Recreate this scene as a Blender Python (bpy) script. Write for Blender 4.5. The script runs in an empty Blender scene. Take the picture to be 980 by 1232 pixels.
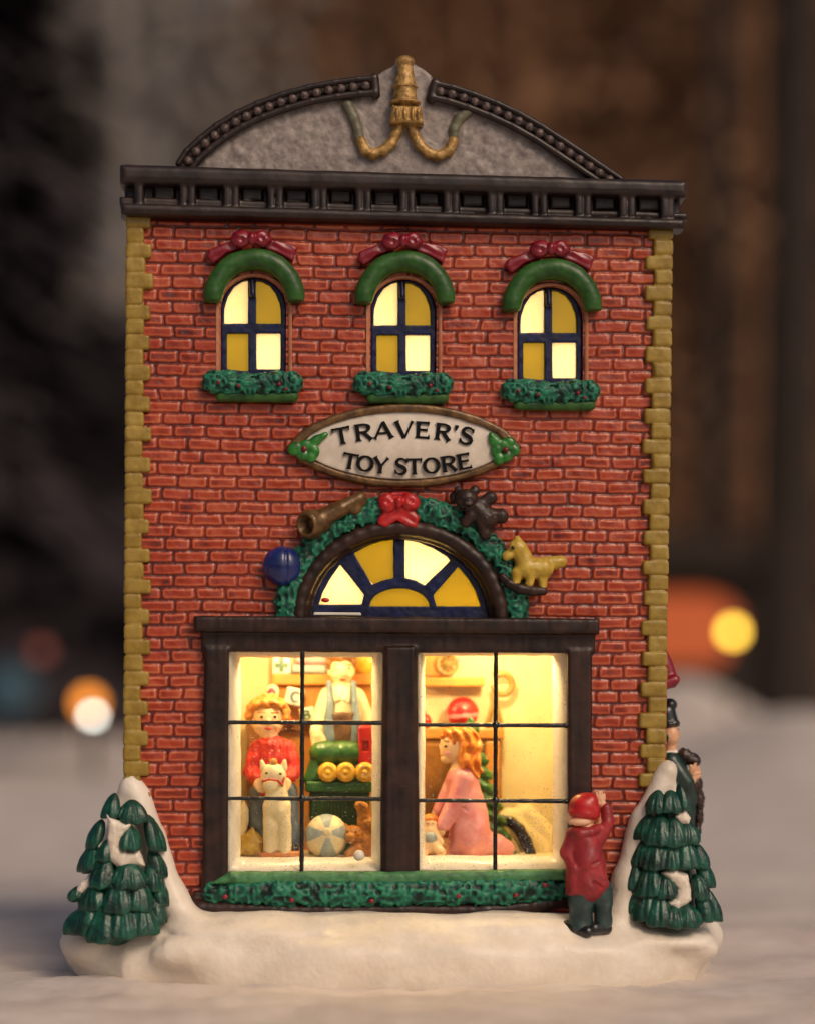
import bpy, math, random
import numpy as np
from mathutils import Vector, Matrix
random.seed(7); np.random.seed(7)
R = math.radians
scene = bpy.context.scene
COL = scene.collection
# ------------------------------------------------------------------ camera frame
D = 2800.0                       # millimetres from lens to the shop front (1 px of the photo = 1 mm there)
YAW, ROLL, CAMZ = R(3.7), R(0.40), 322.0
F_ = np.array([math.sin(YAW), math.cos(YAW), 0.0])
R_ = np.array([math.cos(YAW), -math.sin(YAW), 0.0]); U_ = np.array([0, 0, 1.0])
RR = R_*math.cos(ROLL) + U_*math.sin(ROLL)
UU = -R_*math.sin(ROLL) + U_*math.cos(ROLL)
CAM = -D*F_ + np.array([0, 0, CAMZ])
def at(px, py, y=0.0):
    """measure a point of the photo onto the plane at depth y (mm)"""
    d = F_ + (px-490)/D*RR + (850-py)/D*UU
    t = (y-CAM[1])/d[1]
    return CAM + d*t
def sc(y): return (D+y)/D
# ------------------------------------------------------------------ numpy noise
def _h(i, j, k):
    i = i.astype(np.uint32); j = j.astype(np.uint32); k = k.astype(np.uint32)
    n = i*np.uint32(374761393) + j*np.uint32(668265263) + k*np.uint32(2147483647 ^ 0x5bd1e995)
    n = (n ^ (n >> np.uint32(13)))*np.uint32(1274126177)
    n = n ^ (n >> np.uint32(16))
    return (n & np.uint32(0xffffff)).astype(np.float32)/np.float32(0xffffff)
def vnoise(x, y, z):
    x = np.asarray(x, np.float32)+1000; y = np.asarray(y, np.float32)+1000; z = np.asarray(z, np.float32)+1000
    x, y, z = np.broadcast_arrays(x, y, z)
    i = np.floor(x).astype(np.int64); j = np.floor(y).astype(np.int64); k = np.floor(z).astype(np.int64)
    u = x-i; v = y-j; w = z-k
    u = u*u*(3-2*u); v = v*v*(3-2*v); w = w*w*(3-2*w)
    r = 0
    for a in (0, 1):
        for b in (0, 1):
            for c in (0, 1):
                r = r + _h(i+a, j+b, k+c)*(u if a else 1-u)*(v if b else 1-v)*(w if c else 1-w)
    return r
def fbm(x, y, z): return (vnoise(x, y, z)*.6 + vnoise(x*2.1, y*2.1, z*2.1)*.27 + vnoise(x*4.3, y*4.3, z*4.3)*.13)
# ------------------------------------------------------------------ sdf primitives (px, py, depth)
class P:
    def __init__(s, fn, lo, hi, k=None, cut=False): s.fn, s.lo, s.hi, s.k, s.cut = fn, np.array(lo, float), np.array(hi, float), k, cut
def E(px, py, y, rx, ry, rz, tilt=0, k=None, cut=False, yaw=0):
    c = at(px, py, y); s = sc(y); rx, ry, rz = rx*s, ry*s, rz*s
    ct, st = math.cos(R(tilt)), math.sin(R(tilt)); cy, sy = math.cos(R(yaw)), math.sin(R(yaw))
    m = max(rx, ry, rz)
    def fn(x, yy, z):
        x = x-c[0]; q = yy-c[1]; z = z-c[2]
        x, q = cy*x+sy*q, -sy*x+cy*q
        a, b = (ct*x+st*z)/rx, (-st*x+ct*z)/rz
        q = q/ry
        k0 = np.sqrt(a*a+b*b+q*q)+1e-6; k1 = np.sqrt((a/rx)**2+(b/rz)**2+(q/ry)**2)+1e-6
        return k0*(k0-1)/k1
    return P(fn, c-m, c+m, k, cut)
def S(px, py, y, r, **a): return E(px, py, y, r, r, r, **a)
def C(p, q, r1, r2=None, k=None, cut=False, fl=1.0):
    """tapered capsule; fl < 1 flattens it in depth"""
    r2 = r1 if r2 is None else r2
    A, B = at(*p), at(*q); s = sc((p[2]+q[2])/2); r1, r2 = r1*s, r2*s; ba = B-A; l2 = ba@ba + 1e-9
    m = max(r1, r2)
    def fn(x, y, z):
        pa = (x-A[0], y-A[1], z-A[2])
        h = np.clip((pa[0]*ba[0]+pa[1]*ba[1]+pa[2]*ba[2])/l2, 0, 1)
        return np.sqrt((pa[0]-ba[0]*h)**2+((pa[1]-ba[1]*h)/fl)**2+(pa[2]-ba[2]*h)**2) - (r1+(r2-r1)*h)
    return P(fn, np.minimum(A, B)-m, np.maximum(A, B)+m, k, cut)
def chain(pts, rs, k=None, fl=1.0):
    if not hasattr(rs, '__len__'): rs = [rs]*len(pts)
    return [C(pts[i], pts[i+1], rs[i], rs[i+1], k=k, fl=fl) for i in range(len(pts)-1)]
def B(px, py, y, hx, hy, hz, rd=2, tilt=0, k=None, cut=False, yaw=0):
    c = at(px, py, y); s = sc(y); hx, hy, hz = hx*s, hy*s, hz*s
    ct, st = math.cos(R(tilt)), math.sin(R(tilt)); cy, sy = math.cos(R(yaw)), math.sin(R(yaw))
    m = math.sqrt(hx*hx+hy*hy+hz*hz)
    rd = min(rd, hx, hy, hz)
    def fn(x, yy, z):
        x = x-c[0]; q = yy-c[1]; z = z-c[2]
        x, q = cy*x+sy*q, -sy*x+cy*q
        a = np.abs(ct*x+st*z)-hx+rd; b = np.abs(-st*x+ct*z)-hz+rd; q = np.abs(q)-hy+rd
        return np.sqrt(np.maximum(a, 0)**2+np.maximum(b, 0)**2+np.maximum(q, 0)**2)+np.minimum(np.maximum(a, np.maximum(b, q)), 0)-rd
    ex = (m, m, m) if (tilt or yaw) else (hx, hy, hz)
    return P(fn, c-np.array(ex), c+np.array(ex), k, cut)
def poly2(x, z, pts):
    d = np.full(np.broadcast(x, z).shape, 1e9, np.float32); sgn = np.ones_like(d); n = len(pts)
    for i in range(n):
        ax, az = pts[i]; bx, bz = pts[i-1]
        ex, ez = bx-ax, bz-az; wx, wz = x-ax, z-az
        h = np.clip((wx*ex+wz*ez)/(ex*ex+ez*ez+1e-9), 0, 1)
        d = np.minimum(d, (wx-ex*h)**2+(wz-ez*h)**2)
        c1, c2, c3 = z >= az, z < bz, ex*wz > ez*wx
        sgn = np.where((c1 & c2 & c3) | (~c1 & ~c2 & ~c3), -sgn, sgn)
    return sgn*np.sqrt(d)
def _slab(d2, q, rd):
    a = d2+rd; b = q+rd
    return np.sqrt(np.maximum(a, 0)**2+np.maximum(b, 0)**2)+np.minimum(np.maximum(a, b), 0)-rd
def PO(pts, y0, y1, rd=2, k=None, cut=False, grow=0):
    """outline in the photo plane, given real thickness from y0 to y1"""
    W = [at(a, b, (y0 if not cut else (y0+y1)/2)) for a, b in pts]; L = [(w[0], w[2]) for w in W]
    xs, zs = [l[0] for l in L], [l[1] for l in L]
    def fn(x, y, z):
        d2 = poly2(x[:, :1, :], z[:, :1, :], L)-grow
        return _slab(d2, np.abs(y-(y0+y1)/2)-(y1-y0)/2, rd)
    return P(fn, (min(xs)-grow, y0, min(zs)-grow), (max(xs)+grow, y1, max(zs)+grow), k, cut)
def PZ(L, z0, z1, rd=2, k=None, cut=False):
    """footprint (x, y in mm) raised from z0 to z1"""
    xs, ys = [l[0] for l in L], [l[1] for l in L]
    def fn(x, y, z):
        return _slab(poly2(x[:, :, :1], y[:, :, :1], L), np.abs(z-(z0+z1)/2)-(z1-z0)/2, rd)
    return P(fn, (min(xs), min(ys), z0), (max(xs), max(ys), z1), k, cut)
def lobe(c, w, h, psi, dp=9, k=1.0, amp=1.5, lean=0):
    """drooping bough: a puffed bell that widens to a scalloped hem, ribbed from its top, turned by psi about the trunk"""
    cu, su = math.cos(psi), math.sin(psi); ph = random.uniform(-1, 1); nr = random.uniform(7.5, 10.5); hem = random.uniform(.36, .44)*h
    a, b = w*.56, h*.56
    def fn(x, y, z):
        dx, dy = x-c[0], y-c[1]
        u = dx*cu+dy*su; q = dx*su-dy*cu; v = c[2]-z                # v grows downwards
        u = u-lean*(v+h*.5)
        g = .62+.42*np.clip((v+h*.5)/h, 0, 1)
        uu = u/g; qq = q-.34*(v+h*.3)
        t = np.arctan2(u, v+h*1.05)
        rib = 1-np.abs(np.sin(t*nr+ph))
        k0 = np.sqrt((uu/a)**2+(qq/dp)**2+(v/b)**2)+1e-6; k1 = np.sqrt((uu/a/a)**2+(qq/dp/dp)**2+(v/b/b)**2)+1e-6
        d = k0*(k0-1)/k1
        d = d+amp*(rib-.35)*np.clip((v+h*.45)/(h*.35), 0, 1)
        d = d+.35*np.sin(t*nr*4.3+ph)*np.clip((v+h*.45)/(h*.35), 0, 1)
        cut = v-hem-2.2*np.abs(np.sin(t*nr+ph))+.25*np.abs(u)*np.abs(u)/w
        return smax(d, cut*.8, 1.6)
    m = max(w, h)*.75+8
    return P(fn, c-m, c+m, k, False)
def smin(a, b, k):
    h = np.clip(.5+.5*(b-a)/k, 0, 1)
    return b+(a-b)*h-k*h*(1-h)
def smax(a, b, k): return -smin(-a, -b, k)
def field(prims, res=1.5, k=2.5, disp=None, pad=3):
    lo = np.min([p.lo for p in prims if not p.cut], axis=0)-pad-res; hi = np.max([p.hi for p in prims if not p.cut], axis=0)+pad+res
    n = np.ceil((hi-lo)/res).astype(int)+1
    ax = [(lo[i]+np.arange(n[i])*res).astype(np.float32) for i in range(3)]
    f = np.full(n, 12.0, np.float32)
    for p in prims:
        kk = max(p.k if p.k is not None else k, 1e-3); mg = kk+2.5*res
        a = [max(0, int((p.lo[i]-mg-lo[i])/res)) for i in range(3)]; b = [min(n[i], int((p.hi[i]+mg-lo[i])/res)+2) for i in range(3)]
        if any(b[i] <= a[i] for i in range(3)): continue
        sl = tuple(slice(a[i], b[i]) for i in range(3))
        X = ax[0][sl[0]][:, None, None]; Y = ax[1][sl[1]][None, :, None]; Z = ax[2][sl[2]][None, None, :]
        d = p.fn(X, Y, Z).astype(np.float32)
        d = np.broadcast_to(d, f[sl].shape)
        f[sl] = smax(f[sl], -d, kk) if p.cut else smin(f[sl], d, kk)
    if disp is not None:
        X, Y, Z = np.meshgrid(*ax, indexing='ij', sparse=True)
        near = np.abs(f) < 11.9
        xi, yi, zi = np.nonzero(near)
        f[near] -= disp(ax[0][xi], ax[1][yi], ax[2][zi])
    return f, lo, res
def nets(f, lo, res):
    s = f < 0; n = np.array(f.shape)
    cs = np.zeros(n-1, np.int8)
    for a in (0, 1):
        for b in (0, 1):
            for c in (0, 1): cs += s[a:n[0]-1+a, b:n[1]-1+b, c:n[2]-1+c]
    act = (cs > 0) & (cs < 8)
    idx = np.full(n-1, -1, np.int64); ii = np.argwhere(act); idx[act] = np.arange(len(ii))
    acc = np.zeros((len(ii), 3)); cnt = np.zeros(len(ii))
    offs = [(a, b, c) for a in (0, 1) for b in (0, 1) for c in (0, 1)]
    for o in offs:
        for d in range(3):
            if o[d]: continue
            q = list(o); q[d] = 1
            f0 = f[ii[:, 0]+o[0], ii[:, 1]+o[1], ii[:, 2]+o[2]]; f1 = f[ii[:, 0]+q[0], ii[:, 1]+q[1], ii[:, 2]+q[2]]
            m = (f0 < 0) != (f1 < 0)
            t = np.where(m, f0/np.where(m, f0-f1, 1), 0)
            pt = np.tile(np.array(o, float), (len(ii), 1)); pt[:, d] = t
            acc += pt*m[:, None]; cnt += m
    v = lo+(ii+acc/np.maximum(cnt, 1)[:, None])*res
    faces = []
    for d in range(3):
        u, w = (d+1) % 3, (d+2) % 3
        a = [slice(1, n[i]-1) for i in range(3)]; b = list(a)
        a[d] = slice(0, n[d]-1); b[d] = slice(1, n[d])
        s0, s1 = s[tuple(a)], s[tuple(b)]
        e = np.argwhere(s0 != s1)
        if not len(e): continue
        fl = s0[tuple(e.T)]
        e = e.copy()
        for i in range(3):
            if i != d: e[:, i] += 1
        def cell(du, dw):
            q = e.copy(); q[:, u] -= du; q[:, w] -= dw
            return idx[q[:, 0], q[:, 1], q[:, 2]]
        quad = np.stack([cell(1, 1), cell(0, 1), cell(0, 0), cell(1, 0)], 1)
        quad[~fl] = quad[~fl][:, ::-1]
        faces.append(quad)
    return v, (np.concatenate(faces) if faces else np.zeros((0, 4), int))
# ------------------------------------------------------------------ objects
ORG = {}
def tag(o, label, cat, group=None):
    o['label'] = label; o['category'] = cat
    if group: o['group'] = group
    return o
def thing(name, label, cat, p, group=None):
    o = bpy.data.objects.new(name, None); COL.objects.link(o); o.empty_display_size = .02
    p = np.array(p, float); o.location = p*.001; ORG[o.name] = p
    return tag(o, label, cat, group)
def mesh(name, v, f, mats, parent=None, smooth=True, paint=None, mi=None, origin=None):
    v = np.asarray(v, float)
    root = parent
    if parent is not None: org = ORG[parent.name]
    else:
        org = np.array([(v[:, 0].min()+v[:, 0].max())/2, (v[:, 1].min()+v[:, 1].max())/2, v[:, 2].min()]) if origin is None else np.array(origin, float)
    me = bpy.data.meshes.new(name)
    if isinstance(f, np.ndarray):
        me.vertices.add(len(v)); me.vertices.foreach_set('co', ((v-org)*.001).astype(np.float32).ravel())
        me.loops.add(f.size); me.loops.foreach_set('vertex_index', f.astype(np.int32).ravel())
        me.polygons.add(len(f)); me.polygons.foreach_set('loop_start', np.arange(0, f.size, f.shape[1], dtype=np.int32))
        me.polygons.foreach_set('loop_total', np.full(len(f), f.shape[1], np.int32))
        me.update(calc_edges=True)
    else: me.from_pydata([tuple((p-org)*.001) for p in v], [], [tuple(q) for q in f]); me.update()
    if not isinstance(mats, (list, tuple)): mats = [mats]
    for m in mats: me.materials.append(m)
    if mi is not None: me.polygons.foreach_set('material_index', np.asarray(mi, np.int32))
    me.polygons.foreach_set('use_smooth', np.full(len(me.polygons), smooth, bool))
    if paint is not None:
        a = me.attributes.new('paint', 'FLOAT', 'POINT'); a.data.foreach_set('value', np.asarray(paint, np.float32))
    me.validate()
    o = bpy.data.objects.new(name, me); COL.objects.link(o)
    if parent is None: o.location = org*.001
    else: o.parent = parent
    ORG[o.name] = org
    return o
def clay(name, prims, m, parent=None, res=1.4, k=2.5, disp=None, paint=None, origin=None):
    fl = []
    for p in prims: fl.extend(p) if isinstance(p, list) else fl.append(p)
    v, f = nets(*field(fl, res, k, disp))
    return mesh(name, v, f, m, parent, True, paint(v[:, 0], v[:, 1], v[:, 2]) if paint else None, origin=origin)
class MB:
    def __init__(s): s.v, s.f, s.mi = [], [], []
    def add(s, v, f, mi=0):
        b = len(s.v); s.v += [np.array(p, float) for p in v]; s.f += [tuple(b+i for i in q) for q in f]; s.mi += [mi]*len(f)
    def hexa(s, p8, mi=0):
        s.add(p8, [(0, 3, 2, 1), (4, 5, 6, 7), (0, 1, 5, 4), (1, 2, 6, 5), (2, 3, 7, 6), (3, 0, 4, 7)], mi)
    def prism(s, pts, y0, y1, mi=0, py=None):
        """px outline between two depths"""
        n = len(pts); a = [at(x, z, y0) for x, z in pts]; b = [p+np.array([0, y1-y0, 0]) for p in a]
        s.add(a+b, [tuple(range(n)), tuple(range(2*n-1, n-1, -1))]+[(i, n+i, n+(i+1) % n, (i+1) % n) for i in range(n)], mi)
    def box(s, x0, z0, x1, z1, y0, y1, mi=0): s.prism([(x0, z1), (x1, z1), (x1, z0), (x0, z0)], y0, y1, mi)
    def build(s, name, m, parent=None, smooth=False, **a): return mesh(name, s.v, s.f, m, parent, smooth, mi=s.mi if isinstance(m, list) else None, **a)
def bevel(o, w=.0015, seg=2):
    b = o.modifiers.new('bevel', 'BEVEL'); b.width = w; b.segments = seg; b.limit_method = 'ANGLE'; b.harden_normals = False
    return o
# ------------------------------------------------------------------ materials
def lin(h):
    h = h.lstrip('#'); c = [int(h[i:i+2], 16)/255 for i in (0, 2, 4)]
    return tuple(x/12.92 if x <= .04045 else ((x+.055)/1.055)**2.4 for x in c)+(1,)
MATS = {}
def paintm(name, c1, c2=None, c3=None, rough=.38, coat=.15, bump=.25, scale=90, attr=False, metal=0, sss=0, mixn=.5, bs=None, spk=0, spec=.5):
    """brushed paint on fired clay: two or three tones broken by noise (or by the mesh's own paint layer), glaze on top"""
    if name in MATS: return MATS[name]
    m = bpy.data.materials.new(name); m.use_nodes = True; nt = m.node_tree; N = nt.nodes; L = nt.links
    b = N['Principled BSDF']
    c1 = lin(c1) if isinstance(c1, str) else c1
    c2 = c1 if c2 is None else (lin(c2) if isinstance(c2, str) else c2)
    tc = N.new('ShaderNodeTexCoord')
    nz = N.new('ShaderNodeTexNoise'); nz.inputs['Scale'].default_value = scale; nz.inputs['Detail'].default_value = 5; nz.inputs['Roughness'].default_value = .62
    L.new(tc.outputs['Object'], nz.inputs['Vector'])
    rp = N.new('ShaderNodeValToRGB'); rp.color_ramp.elements[0].position = .36; rp.color_ramp.elements[1].position = .66
    rp.color_ramp.elements[0].color = c1; rp.color_ramp.elements[1].color = c2
    if attr:
        at_ = N.new('ShaderNodeAttribute'); at_.attribute_name = 'paint'
        ad = N.new('ShaderNodeMath'); ad.operation = 'MULTIPLY_ADD'; L.new(nz.outputs['Fac'], ad.inputs[0]); ad.inputs[1].default_value = mixn; 
        sb = N.new('ShaderNodeMath'); sb.operation = 'SUBTRACT'; L.new(at_.outputs['Fac'], sb.inputs[0]); sb.inputs[1].default_value = mixn*.5
        L.new(sb.outputs[0], ad.inputs[2]); L.new(ad.outputs[0], rp.inputs['Fac'])
        rp.color_ramp.elements[0].position = .05; rp.color_ramp.elements[1].position = .95
        if c3 is not None:
            e = rp.color_ramp.elements.new(.5); e.color = lin(c3) if isinstance(c3, str) else c3
    else:
        L.new(nz.outputs['Fac'], rp.inputs['Fac'])
    col = rp.outputs['Color']
    if spk:
        n2 = N.new('ShaderNodeTexNoise'); n2.inputs['Scale'].default_value = 330; n2.inputs['Detail'].default_value = 2
        L.new(tc.outputs['Object'], n2.inputs['Vector'])
        r2 = N.new('ShaderNodeValToRGB'); r2.color_ramp.elements[0].position = .70; r2.color_ramp.elements[1].position = .76
        L.new(n2.outputs['Fac'], r2.inputs['Fac'])
        mx = N.new('ShaderNodeMix'); mx.data_type = 'RGBA'; mu = N.new('ShaderNodeMath'); mu.operation = 'MULTIPLY'; mu.inputs[1].default_value = spk
        L.new(r2.outputs['Color'], mu.inputs[0]); L.new(mu.outputs[0], mx.inputs[0]); L.new(col, mx.inputs[6]); mx.inputs[7].default_value = (.55, .5, .45, 1)
        col = mx.outputs[2]
    L.new(col, b.inputs['Base Color'])
    b.inputs['Metallic'].default_value = metal; b.inputs['Specular IOR Level'].default_value = spec
    n3 = N.new('ShaderNodeTexNoise'); n3.inputs['Scale'].default_value = scale*.7; n3.inputs['Detail'].default_value = 3
    L.new(tc.outputs['Object'], n3.inputs['Vector'])
    mr = N.new('ShaderNodeMapRange'); mr.inputs['To Min'].default_value = max(.05, rough-.12); mr.inputs['To Max'].default_value = min(1, rough+.15)
    L.new(n3.outputs['Fac'], mr.inputs['Value']); L.new(mr.outputs['Result'], b.inputs['Roughness'])
    b.inputs['Coat Weight'].default_value = coat; b.inputs['Coat Roughness'].default_value = .18
    if sss:
        b.inputs['Subsurface Weight'].default_value = sss; b.inputs['Subsurface Radius'].default_value = (1, .6, .35); b.inputs['Subsurface Scale'].default_value = .008
    if bump:
        n4 = N.new('ShaderNodeTexNoise'); n4.inputs['Scale'].default_value = bs or scale*3.2; n4.inputs['Detail'].default_value = 4
        L.new(tc.outputs['Object'], n4.inputs['Vector'])
        bp = N.new('ShaderNodeBump'); bp.inputs['Strength'].default_value = bump; bp.inputs['Distance'].default_value = .002
        L.new(n4.outputs['Fac'], bp.inputs['Height']); L.new(bp.outputs['Normal'], b.inputs['Normal'])
    MATS[name] = m; return m
def glow(name, col, strength, base=None, var=.35, scale=18, trans=.5):
    """translucent lit plastic pane"""
    m = bpy.data.materials.new(name); m.use_nodes = True; nt = m.node_tree; N = nt.nodes; L = nt.links
    b = N['Principled BSDF']; c = lin(col) if isinstance(col, str) else col
    b.inputs['Base Color'].default_value = base or c; b.inputs['Roughness'].default_value = .2
    tc = N.new('ShaderNodeTexCoord'); nz = N.new('ShaderNodeTexNoise'); nz.inputs['Scale'].default_value = scale; nz.inputs['Detail'].default_value = 2
    L.new(tc.outputs['Object'], nz.inputs['Vector'])
    mr = N.new('ShaderNodeMapRange'); mr.inputs['From Min'].default_value = .3; mr.inputs['From Max'].default_value = .7
    mr.inputs['To Min'].default_value = strength*(1-var); mr.inputs['To Max'].default_value = strength*(1+var)
    L.new(nz.outputs['Fac'], mr.inputs['Value'])
    b.inputs['Emission Color'].default_value = c; L.new(mr.outputs['Result'], b.inputs['Emission Strength'])
    if trans:
        t = N.new('ShaderNodeBsdfTranslucent'); a = N.new('ShaderNodeAddShader'); t.inputs['Color'].default_value = trans
        L.new(b.outputs[0], a.inputs[0]); L.new(t.outputs[0], a.inputs[1]); L.new(a.outputs[0], N['Material Output'].inputs['Surface'])
    MATS[name] = m; return m
def glassm(name):
    m = bpy.data.materials.new(name); m.use_nodes = True; nt = m.node_tree; N = nt.nodes; L = nt.links
    out = N['Material Output']; N.remove(N['Principled BSDF'])
    t = N.new('ShaderNodeBsdfTransparent'); t.inputs['Color'].default_value = (.97, .96, .93, 1)
    g = N.new('ShaderNodeBsdfGlossy'); g.inputs['Roughness'].default_value = .04
    d = N.new('ShaderNodeBsdfDiffuse'); d.inputs['Color'].default_value = (.8, .75, .65, 1)
    lw = N.new('ShaderNodeLayerWeight'); lw.inputs['Blend'].default_value = .5
    pw = N.new('ShaderNodeMath'); pw.operation = 'POWER'; pw.inputs[1].default_value = 4; L.new(lw.outputs['Facing'], pw.inputs[0])
    ml = N.new('ShaderNodeMath'); ml.operation = 'MULTIPLY_ADD'; ml.inputs[1].default_value = .5; ml.inputs[2].default_value = .035; L.new(pw.outputs[0], ml.inputs[0])
    mx = N.new('ShaderNodeMixShader'); L.new(ml.outputs[0], mx.inputs[0]); L.new(t.outputs[0], mx.inputs[1]); L.new(g.outputs[0], mx.inputs[2])
    tc = N.new('ShaderNodeTexCoord'); nz = N.new('ShaderNodeTexNoise'); nz.inputs['Scale'].default_value = 420; nz.inputs['Detail'].default_value = 1
    L.new(tc.outputs['Object'], nz.inputs['Vector'])
    n2 = N.new('ShaderNodeTexNoise'); n2.inputs['Scale'].default_value = 11; L.new(tc.outputs['Object'], n2.inputs['Vector'])
    ad = N.new('ShaderNodeMath'); ad.operation = 'MULTIPLY_ADD'; L.new(n2.outputs['Fac'], ad.inputs[0]); ad.inputs[1].default_value = .42; L.new(nz.outputs['Fac'], ad.inputs[2])
    rp = N.new('ShaderNodeMapRange'); rp.inputs['From Min'].default_value = .93; rp.inputs['From Max'].default_value = 1.0; rp.inputs['To Max'].default_value = .5
    L.new(ad.outputs[0], rp.inputs['Value'])
    m2 = N.new('ShaderNodeMixShader'); L.new(rp.outputs[0], m2.inputs[0]); L.new(mx.outputs[0], m2.inputs[1]); L.new(d.outputs[0], m2.inputs[2])
    L.new(m2.outputs[0], out.inputs['Surface']); MATS[name] = m; return m
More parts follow.
